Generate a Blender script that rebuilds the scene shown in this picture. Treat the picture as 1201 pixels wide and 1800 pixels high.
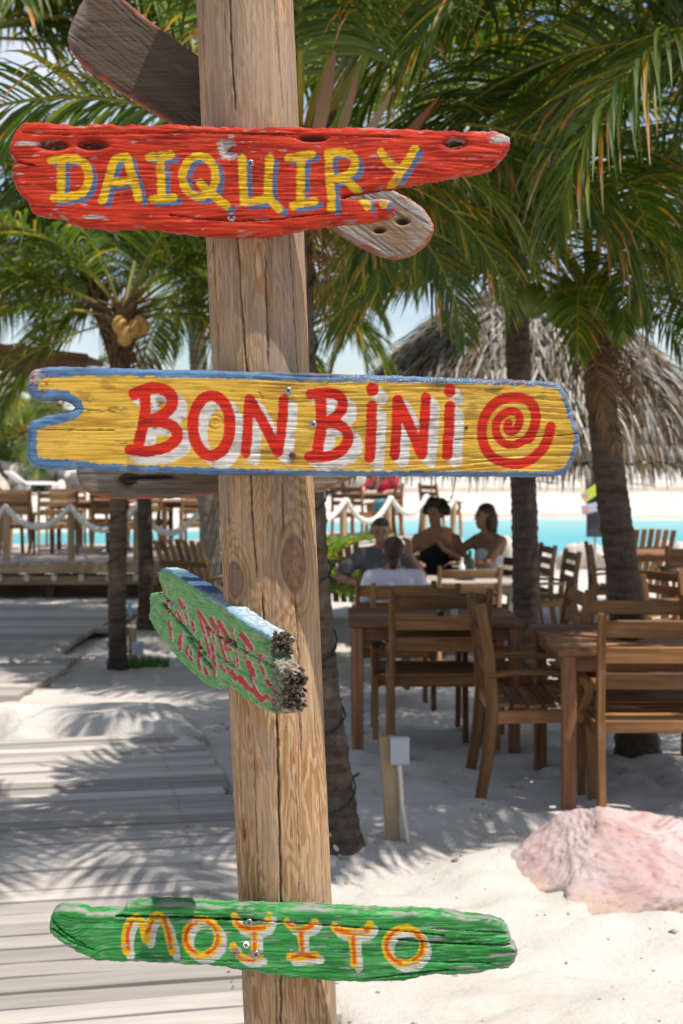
import bpy, bmesh, math, random
import numpy as np
from mathutils import Vector, Matrix, Euler

random.seed(11)
SC = bpy.context.scene
COL = SC.collection
for _o in list(bpy.data.objects):
    bpy.data.objects.remove(_o, do_unlink=True)

# ------------------------------------------------------------------ camera
F = 2400.0            # focal length in pixels of the 1201 x 1800 photograph
CX, HY = 600.5, 800.0  # principal column, horizon row
CAMZ = 1.6
cam_d = bpy.data.cameras.new('camera')
cam = bpy.data.objects.new('camera', cam_d)
COL.objects.link(cam)
cam.location = (0, 0, CAMZ)
cam.rotation_euler = (math.radians(90), 0, 0)
cam_d.sensor_fit = 'VERTICAL'
cam_d.sensor_height = 36.0
cam_d.lens = 36.0 * F / 1800.0
cam_d.shift_y = -(900.0 - HY) / 1800.0
cam_d.clip_start = 0.05
cam_d.clip_end = 3000
cam_d.dof.use_dof = True
cam_d.dof.focus_distance = 2.06
cam_d.dof.aperture_fstop = 9.0
SC.camera = cam
SC.render.resolution_x = 683
SC.render.resolution_y = 1024

# ------------------------------------------------------------------ sky and sun
SUN = Vector((0.33, -0.22, 0.92)).normalized()   # towards the sun
world = bpy.data.worlds.new('World')
SC.world = world
world.use_nodes = True
wn = world.node_tree
wn.nodes.clear()
w_out = wn.nodes.new('ShaderNodeOutputWorld')
w_bg = wn.nodes.new('ShaderNodeBackground')
w_sky = wn.nodes.new('ShaderNodeTexSky')
w_sky.sky_type = 'NISHITA'
w_sky.sun_disc = False
w_sky.sun_elevation = math.asin(SUN.z)
w_sky.sun_rotation = math.atan2(SUN.x, SUN.y)
w_sky.air_density = 1.0
w_sky.dust_density = 0.7
w_sky.ozone_density = 1.6
w_bg.inputs['Strength'].default_value = 0.115
# thin high cloud over the whole sky
w_tc = wn.nodes.new('ShaderNodeTexCoord')
w_mp = wn.nodes.new('ShaderNodeMapping')
w_mp.inputs['Scale'].default_value = (2.2, 2.2, 5.0)
w_nz = wn.nodes.new('ShaderNodeTexNoise')
w_nz.inputs['Scale'].default_value = 1.6
w_nz.inputs['Detail'].default_value = 6.0
w_nz.inputs['Roughness'].default_value = 0.55
w_rp = wn.nodes.new('ShaderNodeValToRGB')
w_rp.color_ramp.elements[0].position = 0.42
w_rp.color_ramp.elements[0].color = (0, 0, 0, 1)
w_rp.color_ramp.elements[1].position = 0.72
w_rp.color_ramp.elements[1].color = (0.75, 0.75, 0.75, 1)
w_mx = wn.nodes.new('ShaderNodeMix')
w_mx.data_type = 'RGBA'
w_mx.inputs['B'].default_value = (8.2, 8.3, 8.8, 1)
wn.links.new(w_tc.outputs['Generated'], w_mp.inputs['Vector'])
wn.links.new(w_mp.outputs['Vector'], w_nz.inputs['Vector'])
wn.links.new(w_nz.outputs['Fac'], w_rp.inputs['Fac'])
wn.links.new(w_rp.outputs['Color'], w_mx.inputs['Factor'])
wn.links.new(w_sky.outputs['Color'], w_mx.inputs['A'])
wn.links.new(w_mx.outputs['Result'], w_bg.inputs['Color'])
wn.links.new(w_bg.outputs['Background'], w_out.inputs['Surface'])

sun_d = bpy.data.lights.new('sun', 'SUN')
sun_d.energy = 5.0
sun_d.angle = math.radians(0.53)
sun_d.color = (1.0, 0.965, 0.91)
sun = bpy.data.objects.new('sun', sun_d)
sun.rotation_euler = SUN.to_track_quat('Z', 'Y').to_euler()
sun.location = (3, -3, 9)
COL.objects.link(sun)

SC.view_settings.view_transform = 'Standard'
SC.view_settings.look = 'None'
SC.view_settings.gamma = 1.0
SC.view_settings.exposure = 0.33
SC.render.engine = 'CYCLES'
SC.cycles.max_bounces = 8
SC.cycles.transparent_max_bounces = 8
SC.cycles.use_denoising = True

# ------------------------------------------------------------------ numpy noise
_rng = np.random.RandomState(5)
_PERM = np.concatenate([_rng.permutation(256)] * 3).astype(np.int64)
_GRA = _rng.uniform(0, 2 * np.pi, 256)
_GX, _GY = np.cos(_GRA), np.sin(_GRA)


def noise2(x, y, seed=0):
    x = np.asarray(x, float) + seed * 17.13
    y = np.asarray(y, float) + seed * 9.71
    xi = np.floor(x).astype(np.int64); yi = np.floor(y).astype(np.int64)
    xf = x - xi; yf = y - yi
    u = xf * xf * xf * (xf * (xf * 6 - 15) + 10)
    v = yf * yf * yf * (yf * (yf * 6 - 15) + 10)

    def g(ix, iy, dx, dy):
        h = _PERM[_PERM[ix & 255] + (iy & 255)]
        return _GX[h] * dx + _GY[h] * dy
    a = g(xi, yi, xf, yf); b = g(xi + 1, yi, xf - 1, yf)
    c = g(xi, yi + 1, xf, yf - 1); d = g(xi + 1, yi + 1, xf - 1, yf - 1)
    return (a + u * (b - a) + v * ((c + u * (d - c)) - (a + u * (b - a)))) * 1.5


def fbm(x, y, o=4, seed=0, lac=2.03, gain=0.5):
    s = 0.0; a = 1.0
    for i in range(o):
        s = s + a * noise2(np.asarray(x) * lac ** i, np.asarray(y) * lac ** i, seed + i * 3)
        a *= gain
    return s


def sstep(a, b, x):
    t = np.clip((np.asarray(x, float) - a) / (b - a), 0, 1)
    return t * t * (3 - 2 * t)


def lerp(a, b, t):
    return a + (b - a) * t


def mixc(c, d, m):
    return c + (np.asarray(d, float) - c) * m[:, None]


# ------------------------------------------------------------------ terrain height
_TY = np.array([-20, 0, 7, 8, 9, 10, 11, 14, 20, 24, 27, 30, 37, 43, 46, 49, 52, 58, 70, 110, 600], float)
_TZ = np.array([0, 0, 0, -.06, -.13, -.2, -.25, -.27, -.33, -.45, -.62, -1.1, -1.3, -1.0, -.62, -.30, .05, .12, .45, .85, 1.2], float)
WATER_Z = -0.6


def tz0(y):
    return float(np.interp(y, _TY, _TZ))


def W(px, py, y):
    """world point seen at photograph pixel (px, py) at distance y"""
    return Vector(((px - CX) / F * y, y, CAMZ - (py - HY) / F * y))


def GP(px, py):
    """ground point seen at photograph pixel"""
    y = CAMZ * F / max(py - HY, 1)
    for _ in range(30):
        y = (CAMZ - tz0(y)) * F / (py - HY)
    return Vector(((px - CX) / F * y, y, tz0(y)))


# ------------------------------------------------------------------ mesh builder
class MB:
    def __init__(self):
        self.v = []; self.f = []; self.g = []; self.c = None

    def add(self, vs, fs, g=None):
        n = len(self.v)
        self.v += [tuple(p) for p in vs]
        off = (random.random() * 9, random.random() * 9, random.random() * 9)
        if g is None:
            g = [(p[0], p[1], p[2]) for p in vs]
        self.g += [(a[0] + off[0], a[1] + off[1], a[2] + off[2]) for a in g]
        self.f += [tuple(i + n for i in f) for f in fs]

    def sweep(self, pts, secs, cap=True, gs=None):
        """secs: list of rings (lists of 3-D points), all the same length"""
        k = len(secs[0]); vs = []; fs = []; g = []
        L = 0.0
        for i, r in enumerate(secs):
            if i:
                L += (Vector(pts[i]) - Vector(pts[i - 1])).length
            for j, p in enumerate(r):
                vs.append(p)
                d = Vector(p) - Vector(pts[i])
                a = 2 * math.pi * j / k
                g.append((L, d.length * math.cos(a), d.length * math.sin(a)))
        for i in range(len(secs) - 1):
            for j in range(k):
                a = i * k + j; b = i * k + (j + 1) % k
                fs.append((a, b, b + k, a + k))
        if cap:
            fs.append(tuple(range(k - 1, -1, -1)))
            fs.append(tuple(range((len(secs) - 1) * k, len(secs) * k)))
        self.add(vs, fs, g)

    def beam(self, pts, w, h, up=(0, 0, 1), ch=0.004):
        """bevelled rectangular bar along a polyline; w across, h along up"""
        pts = [Vector(p) for p in pts]
        up = Vector(up)
        secs = []
        for i, p in enumerate(pts):
            if i == 0: t = pts[1] - pts[0]
            elif i == len(pts) - 1: t = pts[-1] - pts[-2]
            else: t = pts[i + 1] - pts[i - 1]
            t.normalize()
            s = t.cross(up)
            if s.length < 1e-4: s = t.cross(Vector((0, 1, 0)))
            s.normalize()
            u = s.cross(t).normalized()
            ww = w[i] if isinstance(w, (list, tuple)) else w
            hh = h[i] if isinstance(h, (list, tuple)) else h
            a, b = ww / 2, hh / 2
            c = min(ch, a * .6, b * .6)
            ring = [(a - c, -b), (a, -b + c), (a, b - c), (a - c, b), (-a + c, b), (-a, b - c), (-a, -b + c), (-a + c, -b)]
            secs.append([p + s * x + u * y for x, y in ring])
        self.sweep(pts, secs)
        return self

    def tube(self, pts, r, seg=8, cap=True):
        pts = [Vector(p) for p in pts]
        secs = []
        ref = None
        for i, p in enumerate(pts):
            if i == 0: t = pts[1] - pts[0]
            elif i == len(pts) - 1: t = pts[-1] - pts[-2]
            else: t = pts[i + 1] - pts[i - 1]
            t.normalize()
            if ref is None:
                ref = Vector((0, 0, 1)) if abs(t.z) < .9 else Vector((1, 0, 0))
            s = t.cross(ref).normalized()
            u = s.cross(t).normalized()
            ref = u
            rr = r[i] if isinstance(r, (list, tuple)) else r
            secs.append([p + s * (rr * math.cos(2 * math.pi * j / seg)) + u * (rr * math.sin(2 * math.pi * j / seg)) for j in range(seg)])
        self.sweep(pts, secs, cap)
        return self

    def box(self, c, s, ch=0.004):
        c = Vector(c)
        return self.beam([c - Vector((s[0] / 2, 0, 0)), c + Vector((s[0] / 2, 0, 0))], s[1], s[2], ch=ch)

    def lathe(self, prof, seg=16, c=(0, 0, 0), sq=(1, 1)):
        secs = []; pts = []
        for r, z in prof:
            pts.append((c[0], c[1], c[2] + z))
            secs.append([(c[0] + r * sq[0] * math.cos(2 * math.pi * j / seg), c[1] + r * sq[1] * math.sin(2 * math.pi * j / seg), c[2] + z) for j in range(seg)])
        self.sweep(pts, secs)
        return self

    def mesh(self, name, mat, smooth=False):
        me = bpy.data.meshes.new(name)
        me.from_pydata(self.v, [], self.f)
        at = me.attributes.new('g', 'FLOAT_VECTOR', 'POINT')
        at.data.foreach_set('vector', np.asarray(self.g, np.float32).ravel())
        if self.c is not None:
            ca = me.attributes.new('Col', 'FLOAT_COLOR', 'POINT')
            arr = np.ones((len(self.v), 4), np.float32)
            arr[:, :3] = np.asarray(self.c, np.float32)[:, :3]
            ca.data.foreach_set('color', arr.ravel())
        me.materials.append(mat)
        if smooth:
            me.polygons.foreach_set('use_smooth', [True] * len(me.polygons))
        me.update()
        return me

    def build(self, name, mat, parent=None, smooth=False, loc=None):
        return link(name, self.mesh(name, mat, smooth), parent, loc)


def link(name, me, parent=None, loc=None):
    o = bpy.data.objects.new(name, me)
    COL.objects.link(o)
    if parent is not None: o.parent = parent
    if loc is not None: o.location = loc
    return o


def tag(o, label=None, cat=None, group=None, kind=None):
    if label: o['label'] = label
    if cat: o['category'] = cat
    if group: o['group'] = group
    if kind: o['kind'] = kind
    return o


def thing(name, label, cat, loc=(0, 0, 0), rz=0.0, group=None):
    o = bpy.data.objects.new(name, None)
    COL.objects.link(o)
    o.empty_display_size = 0.1
    o.location = loc
    o.rotation_euler = (0, 0, rz)
    return tag(o, label, cat, group)


def copy_tree(o, parent=None):
    c = o.copy()
    COL.objects.link(c)
    c.parent = parent
    for ch in list(o.children):
        copy_tree(ch, c)
    return c


def raw_mesh(name, v, f, mat, col=None, smooth=True, extra=None):
    me = bpy.data.meshes.new(name)
    v = np.asarray(v, np.float32)
    if isinstance(f, np.ndarray):
        me.vertices.add(len(v)); me.vertices.foreach_set('co', v.ravel())
        k = f.shape[1]
        me.loops.add(f.size); me.loops.foreach_set('vertex_index', f.astype(np.int32).ravel())
        me.polygons.add(len(f))
        me.polygons.foreach_set('loop_start', (np.arange(len(f)) * k).astype(np.int32))
        try:
            me.polygons.foreach_set('loop_total', np.full(len(f), k, np.int32))
        except Exception:
            pass
    else:
        me.from_pydata([tuple(p) for p in v.tolist()], [], f)
    if col is not None:
        ca = me.attributes.new('Col', 'FLOAT_COLOR', 'POINT')
        arr = np.ones((len(v), 4), np.float32)
        arr[:, :col.shape[1]] = col
        ca.data.foreach_set('color', arr.ravel())
    me.materials.append(mat)
    me.update(calc_edges=True)
    me.validate()
    if smooth:
        me.polygons.foreach_set('use_smooth', [True] * len(me.polygons))
    me.update()
    return me


# ------------------------------------------------------------------ materials
class NT:
    def __init__(self, name):
        self.m = bpy.data.materials.new(name)
        self.m.use_nodes = True
        self.t = self.m.node_tree
        self.t.nodes.clear()
        self.out = self.n('ShaderNodeOutputMaterial')

    def n(self, typ, **kw):
        nd = self.t.nodes.new(typ)
        for k, v in kw.items():
            if k.startswith('i_'):
                nd.inputs[k[2:].replace('_', ' ')].default_value = v
            else:
                setattr(nd, k, v)
        return nd

    def l(self, a, b):
        self.t.links.new(a, b)

    def noise(self, vec, scale, detail=4, rough=.55, sc=None):
        if sc is not None:
            mp = self.n('ShaderNodeMapping')
            mp.inputs['Scale'].default_value = sc
            self.l(vec, mp.inputs['Vector']); vec = mp.outputs['Vector']
        nz = self.n('ShaderNodeTexNoise')
        nz.inputs['Scale'].default_value = scale
        nz.inputs['Detail'].default_value = detail
        nz.inputs['Roughness'].default_value = rough
        self.l(vec, nz.inputs['Vector'])
        return nz.outputs['Fac']

    def ramp(self, fac, stops):
        r = self.n('ShaderNodeValToRGB')
        e = r.color_ramp.elements
        while len(e) < len(stops): e.new(0.5)
        for k, (p, c) in enumerate(stops):
            e[k].position = p
            e[k].color = (c[0], c[1], c[2], 1) if not isinstance(c, (int, float)) else (c, c, c, 1)
        self.l(fac, r.inputs['Fac'])
        return r.outputs['Color']

    def mix(self, a, b, fac, mode='MIX'):
        m = self.n('ShaderNodeMix', data_type='RGBA', blend_type=mode)
        for s, v in (('A', a), ('B', b)):
            if isinstance(v, tuple): m.inputs[s].default_value = (v[0], v[1], v[2], 1)
            else: self.l(v, m.inputs[s])
        if isinstance(fac, (int, float)): m.inputs['Factor'].default_value = fac
        else: self.l(fac, m.inputs['Factor'])
        return m.outputs['Result']

    def bump(self, h, strength=.3, dist=.01, nrm=None):
        b = self.n('ShaderNodeBump')
        b.inputs['Strength'].default_value = strength
        b.inputs['Distance'].default_value = dist
        self.l(h, b.inputs['Height'])
        if nrm is not None: self.l(nrm, b.inputs['Normal'])
        return b.outputs['Normal']

    def pbsdf(self, col=None, rough=.6, metal=0, spec=.5, nrm=None):
        p = self.n('ShaderNodeBsdfPrincipled')
        if isinstance(col, tuple): p.inputs['Base Color'].default_value = (*col, 1)
        elif col is not None: self.l(col, p.inputs['Base Color'])
        if isinstance(rough, (int, float)): p.inputs['Roughness'].default_value = rough
        else: self.l(rough, p.inputs['Roughness'])
        p.inputs['Metallic'].default_value = metal
        p.inputs['Specular IOR Level'].default_value = spec
        if nrm is not None: self.l(nrm, p.inputs['Normal'])
        return p

    def done(self, sh):
        self.l(sh, self.out.inputs['Surface'])
        return self.m


def m_plain(name, col, rough=.6, metal=0, spec=.4, var=.15, vs=30, bump=0.0):
    t = NT(name)
    tc = t.n('ShaderNodeTexCoord').outputs['Object']
    nz = t.noise(tc, vs)
    c = t.mix(tuple(x * (1 - var) for x in col), tuple(min(1, x * (1 + var)) for x in col), nz)
    nr = t.bump(nz, bump, .005) if bump else None
    return t.done(t.pbsdf(c, rough, metal, spec, nr).outputs[0])


def m_wood(name, dark, light, rough=.55, spec=.35, fine=70, obj_var=.35, bump=.25, con=1.0):
    t = NT(name)
    at = t.n('ShaderNodeAttribute', attribute_name='g').outputs['Vector']
    a = t.noise(at, 1.0, 5, .6, (2.2, fine, fine))
    b = t.noise(at, 1.0, 3, .5, (1.1, fine * .25, fine * .25))
    s = t.noise(at, 9.0, 4, .6)
    c = t.mix(dark, light, t.ramp(a, [(.3, 0.0), (.7, 1.0)]))
    c = t.mix(c, tuple(x * .62 for x in dark), t.ramp(b, [(.45, 0.0), (.75, .8 * con)]))
    c = t.mix(c, tuple((x * .6 + .12) for x in light), t.ramp(s, [(.52, 0.0), (.8, .35)]))
    oi = t.n('ShaderNodeObjectInfo').outputs['Random']
    k = t.ramp(oi, [(0, 1 - obj_var), (1, 1 + obj_var * .6)])
    c = t.mix(c, k, 1.0, 'MULTIPLY')
    nr = t.bump(a, bump, .002)
    return t.done(t.pbsdf(c, rough, 0, spec, nr).outputs[0])


def m_vcol(name, rough=.5, spec=.4, bump=.15, bscale=350, alpha_rough=False):
    t = NT(name)
    at = t.n('ShaderNodeAttribute', attribute_name='Col')
    tc = t.n('ShaderNodeTexCoord').outputs['Object']
    nz = t.noise(tc, bscale, 3)
    c = t.mix(at.outputs['Color'], t.mix(at.outputs['Color'], (.75, .75, .75), 1.0, 'MULTIPLY'), nz)
    p = t.pbsdf(c, rough, 0, spec, t.bump(nz, bump, .001))
    if alpha_rough:
        t.l(at.outputs['Alpha'], p.inputs['Roughness'])
    return t.done(p.outputs[0])


def m_fibre(name, sc, rough, spec, alpha_rough):
    """painted or bare wood: vertex colour broken up by fine fibres and flecks"""
    t = NT(name)
    at = t.n('ShaderNodeAttribute', attribute_name='Col')
    tc = t.n('ShaderNodeTexCoord').outputs['Object']
    a = t.noise(tc, 1.0, 5, .65, sc)
    b = t.noise(tc, 1.0, 3, .6, tuple(x * .4 for x in sc))
    d = t.noise(tc, 520, 3, .6)
    c = t.mix(at.outputs['Color'], t.ramp(a, [(.30, .66), (.5, 1.0), (.72, 1.08)]), 1.0, 'MULTIPLY')
    c = t.mix(c, t.ramp(b, [(.3, .8), (.55, 1.0), (.75, 1.06)]), 1.0, 'MULTIPLY')
    c = t.mix(c, (.24, .205, .175), t.ramp(d, [(.66, 0.0), (.74, .55)]))
    n1 = t.bump(a, .45, .0016)
    n2 = t.bump(d, .2, .0008, n1)
    p = t.pbsdf(c, rough, 0, spec, n2)
    if alpha_rough:
        t.l(at.outputs['Alpha'], p.inputs['Roughness'])
    return t.done(p.outputs[0])


def m_leaf(name, trans=.4, rough=.38, mul=1.0, sat=1.0):
    t = NT(name)
    at = t.n('ShaderNodeAttribute', attribute_name='Col').outputs['Color']
    oi = t.n('ShaderNodeObjectInfo').outputs['Random']
    k = t.ramp(oi, [(0, (.72 * mul, .72 * mul, .62 * mul)), (.5, (1.0 * mul, 1.0 * mul, 1.0 * mul)), (1, (1.3 * mul, 1.18 * mul, .9 * mul))])
    c = t.mix(at, k, 1.0, 'MULTIPLY')
    p = t.pbsdf(c, rough, 0, .42)
    tr = t.n('ShaderNodeBsdfTranslucent')
    t.l(t.mix(c, (1.9, 1.75, .55), 1.0, 'MULTIPLY'), tr.inputs['Color'])
    ms = t.n('ShaderNodeMixShader')
    ms.inputs['Fac'].default_value = trans
    t.l(p.outputs[0], ms.inputs[1]); t.l(tr.outputs[0], ms.inputs[2])
    return t.done(ms.outputs[0])


def m_sand():
    t = NT('sand')
    tc = t.n('ShaderNodeTexCoord').outputs['Object']
    a = t.noise(tc, 1.3, 5, .6)
    b = t.noise(tc, 9.0, 6, .7)
    d = t.noise(tc, 420.0, 2, .6)
    c = t.mix((.56, .525, .485), (.69, .665, .635), t.ramp(a, [(.3, 0.0), (.7, 1.0)]))
    c = t.mix(c, (.40, .335, .27), t.ramp(b, [(.55, 0.0), (.8, .5)]))
    c = t.mix(c, (.32, .26, .2), t.ramp(d, [(.62, 0.0), (.72, .55)]))
    sx = t.n('ShaderNodeSeparateXYZ'); t.l(tc, sx.inputs[0])
    mr = t.n('ShaderNodeMapRange'); mr.inputs['From Min'].default_value = 46; mr.inputs['From Max'].default_value = 76
    t.l(sx.outputs['Y'], mr.inputs['Value'])
    wv = t.noise(tc, .35, 3, .6)
    sm = t.n('ShaderNodeMath', operation='MULTIPLY_ADD'); sm.inputs[1].default_value = .22
    t.l(wv, sm.inputs[0]); t.l(mr.outputs[0], sm.inputs[2])
    band = t.ramp(sm.outputs[0], [(.0, 0.0), (.16, .55), (.19, 0.0), (.40, .0), (.46, .85), (.56, .75), (.60, 0.0), (1.0, 0.0)])
    c = t.mix(c, (.30, .235, .165), band)
    c = t.mix(c, (.40, .325, .25), t.ramp(mr.outputs[0], [(0, 0.0), (.08, .45), (1, .55)]))
    b2 = t.noise(tc, 28.0, 4, .65)
    n1 = t.bump(b2, .55, .02)
    n2 = t.bump(d, .5, .004, n1)
    return t.done(t.pbsdf(c, .95, 0, .12, n2).outputs[0])


def m_water():
    t = NT('lagoon_water')
    tc = t.n('ShaderNodeTexCoord').outputs['Object']
    a = t.noise(tc, 1.0, 4, .6, (.25, 1.4, 1))
    b = t.noise(tc, .05, 3, .5)
    c = t.mix((.04, .28, .33), (.12, .40, .40), b)
    p = t.pbsdf(c, .3, 0, .12, t.bump(a, .35, .08))
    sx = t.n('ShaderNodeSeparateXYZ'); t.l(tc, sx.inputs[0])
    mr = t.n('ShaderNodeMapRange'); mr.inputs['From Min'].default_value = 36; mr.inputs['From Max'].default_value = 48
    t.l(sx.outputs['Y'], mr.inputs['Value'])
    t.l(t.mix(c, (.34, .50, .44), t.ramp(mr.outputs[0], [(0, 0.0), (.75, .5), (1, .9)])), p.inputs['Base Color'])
    p.inputs['IOR'].default_value = 1.33
    return t.done(p.outputs[0])


def m_trunk(name, c1, c2):
    t = NT(name)
    at = t.n('ShaderNodeAttribute', attribute_name='g').outputs['Vector']
    tc = t.n('ShaderNodeTexCoord').outputs['Object']
    a = t.noise(at, 1.0, 4, .6, (26, 5, 5))
    b = t.noise(tc, 40, 5, .65)
    d = t.noise(tc, 3.5, 3, .5)
    c = t.mix(c1, c2, t.ramp(a, [(.35, 0.0), (.65, 1.0)]))
    c = t.mix(c, tuple(x * .35 for x in c1), t.ramp(b, [(.5, 0.0), (.75, .8)]))
    c = t.mix(c, tuple(min(1, x * 1.5) for x in c2), t.ramp(d, [(.5, 0.0), (.8, .5)]))
    return t.done(t.pbsdf(c, .9, 0, .15, t.bump(b, .7, .012, t.bump(a, .5, .01))).outputs[0])


M = {}
M['sand'] = m_sand()
M['water'] = m_water()
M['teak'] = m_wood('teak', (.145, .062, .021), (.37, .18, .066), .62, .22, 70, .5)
M['teak_pale'] = m_wood('pale_teak', (.22, .115, .05), (.43, .26, .13), .68, .18, 70, .5)  # paler, less saturated version of the teak
M['table_wood'] = m_wood('table_teak', (.14, .058, .026), (.33, .155, .075), .68, .2, 70, .5)
M['grey_plank'] = m_wood('grey_plank', (.36, .315, .275), (.48, .425, .375), .85, .12, 55, .36, .25, .35)
M['deck_wood'] = m_wood('deck_wood', (.32, .22, .12), (.5, .38, .23), .75, .2)
M['post_wood'] = m_wood('pale_post', (.36, .25, .14), (.55, .42, .26), .8, .2)
M['roof_wood'] = m_wood('roof_timber', (.10, .045, .025), (.20, .10, .055), .7, .2)
M['leaf'] = m_leaf('palm_leaf', .46, .5, 1.38)
M['leaf_bright'] = m_leaf('young_palm_leaf', .45, .4, 1.5)
M['dry'] = m_vcol('dry_leaf', .85, .1, .2, 90)
M['trunk'] = m_trunk('palm_bark', (.052, .036, .026), (.115, .085, .062))
M['trunk_pale'] = m_trunk('pale_palm_bark', (.19, .155, .125), (.31, .27, .225))
M['coco_green'] = m_plain('green_coconut', (.10, .16, .02), .45, 0, .4, .3, 14)
M['coco_orange'] = m_plain('orange_coconut', (.40, .215, .06), .6, 0, .3, .4, 14)
M['thatch'] = m_vcol('thatch', .9, .08, .2, 120)
M['paint'] = m_fibre('painted_board', (14, 420, 420), .7, .14, True)
M['poleskin'] = m_fibre('pole_wood', (300, 300, 5), .8, .15, False)
M['metal'] = m_plain('screw_steel', (.33, .32, .31), .38, .9, .5, .3, 300)
M['rust'] = m_plain('rusty_screw', (.13, .07, .045), .8, .3, .3, .5, 400)
M['white_screw'] = m_plain('white_screw', (.75, .75, .72), .4, 0, .5, .1, 300)
M['rope'] = m_plain('rope', (.70, .67, .62), .95, 0, .05, .2, 120, .4)
M['cable'] = m_plain('cable', (.015, .03, .022), .5, 0, .3, .2, 50)
M['box_grey'] = m_plain('electrical_box', (.34, .36, .39), .55, 0, .4, .12, 20)
M['pipe'] = m_plain('pipe_plastic', (.55, .50, .42), .6, 0, .3, .2, 30)
M['sign_dark'] = m_plain('sign_dark', (.045, .045, .05), .6, 0, .3, .3, 8)
M['sign_lime'] = m_plain('sign_lime', (.50, .62, .05), .6, 0, .3, .15, 8)
M['sign_white'] = m_plain('sign_white', (.42, .43, .50), .6, 0, .3, .12, 8)
M['sign_pink'] = m_plain('sign_print', (.55, .28, .32), .6, 0, .3, .4, 60)
M['white_plastic'] = m_plain('white_plastic', (.75, .75, .74), .5, 0, .4, .05, 8)
M['blue_plastic'] = m_plain('blue_sign', (.25, .55, .68), .5, 0, .4, .08, 8)
M['glass_green'] = m_plain('bottle_green', (.02, .05, .03), .15, 0, .6, .1, 8)
M['dark_leg'] = m_plain('dark_stuff', (.02, .018, .016), .7, 0, .3, .2, 9)
M['cyan'] = m_plain('cyan_towel', (.10, .55, .66), .9, 0, .1, .2, 30)
M['grass'] = m_plain('grass_blade', (.06, .14, .025), .7, 0, .2, .4, 20)

# ================================================================== GROUND
BW_O = Vector((-0.05, 4.0)); BW_A = Vector((1, .2)).normalized(); BW_B = Vector((-.2, 1)).normalized()


def ground_z(X, Y):
    X = np.asarray(X, float); Y = np.asarray(Y, float)
    z = np.interp(Y + np.where(Y > 30, 7.5 * sstep(1, -5, X) * sstep(30, 40, Y), 0), _TY, _TZ)
    z = z + .035 * np.exp(-((np.hypot((X - 1.12) / .66, (Y - 5.06) / .40) - 1) / .22) ** 2) * (1 + .5 * noise2(X * 9, Y * 9, 12))
    near = 1 - sstep(16, 30, Y)
    z = z + near * (.020 * fbm(X * 1.1, Y * 1.1, 3, 1) + .020 * fbm(X * 3.6, Y * 3.6, 3, 2))
    foot = noise2(X * 5.5, Y * 5.5, 7)
    z = z - near * .028 * sstep(.25, .75, foot)
    z = z + (1 - near) * .12 * fbm(X * .12, Y * .2, 3, 4)
    # bed of the near boardwalk, with sand drifted over its far and right edges
    a = (X - BW_O.x) * BW_A.x + (Y - BW_O.y) * BW_A.y
    b = (X - BW_O.x) * BW_B.x + (Y - BW_O.y) * BW_B.y
    wob = .10 * fbm(X * 2.3, Y * 2.3, 3, 9)
    inside = sstep(-.02, .10, -a + wob * .5) * sstep(-3.6, -3.45, a)
    # drift line from (-.53, 7.05) to (-2.08, 8.3)
    nx, ny = 1.25, 1.55
    nl = math.hypot(nx, ny)
    dl = ((X + .53) * nx + (Y - 7.05) * ny) / nl
    cover = sstep(-.25, .35, dl + 2.2 * wob)
    z = np.where(Y < 12, lerp(z, lerp(-.24, .052 + z * .25, cover), inside * (1 - sstep(8.6, 9.4, Y))), z)
    # bed of the far grey walk
    ins2 = sstep(0, .15, -2.36 - X) * sstep(9.9, 10.1, Y) * (1 - sstep(17.2, 17.4, Y)) * sstep(-6.7, -6.6, X)
    z = z - ins2 * .06
    return z


def geo(a, b, s0, r):
    out = [a]; s = s0
    while out[-1] < b:
        out.append(out[-1] + s); s *= r
    out[-1] = b
    return out


xs = np.arange(-3.6, 3.6001, .04)
xr = geo(3.6, 420, .06, 1.12)[1:]
XS = np.array([-x for x in xr[::-1]] + list(xs) + xr)
ys = list(np.arange(2.6, 9.6, .036))
YS = np.array([-30, -10, -4, -1, 1, 2.0, 2.4] + ys + geo(9.6, 700, .045, 1.022)[1:])
gx, gy = np.meshgrid(XS, YS)
gzv = ground_z(gx, gy)
nv = gx.size; nxv = len(XS)
idx = np.arange(nv).reshape(gx.shape)
fq = np.stack([idx[:-1, :-1], idx[:-1, 1:], idx[1:, 1:], idx[1:, :-1]], -1).reshape(-1, 4)
sand = link('sand_ground', raw_mesh('sand_ground', np.stack([gx, gy, gzv], -1).reshape(-1, 3), fq, M['sand']))
tag(sand, 'pale beach sand with footprints under tables and signpost', 'sand', kind='structure')


def gz(x, y):
    return float(ground_z(np.array([x]), np.array([y]))[0])


wm = MB()
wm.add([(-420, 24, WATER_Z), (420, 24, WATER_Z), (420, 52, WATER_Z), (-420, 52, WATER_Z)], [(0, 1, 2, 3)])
tag(wm.build('lagoon_water', M['water']), 'turquoise lagoon water beyond the tables', 'water', kind='structure')

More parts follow.
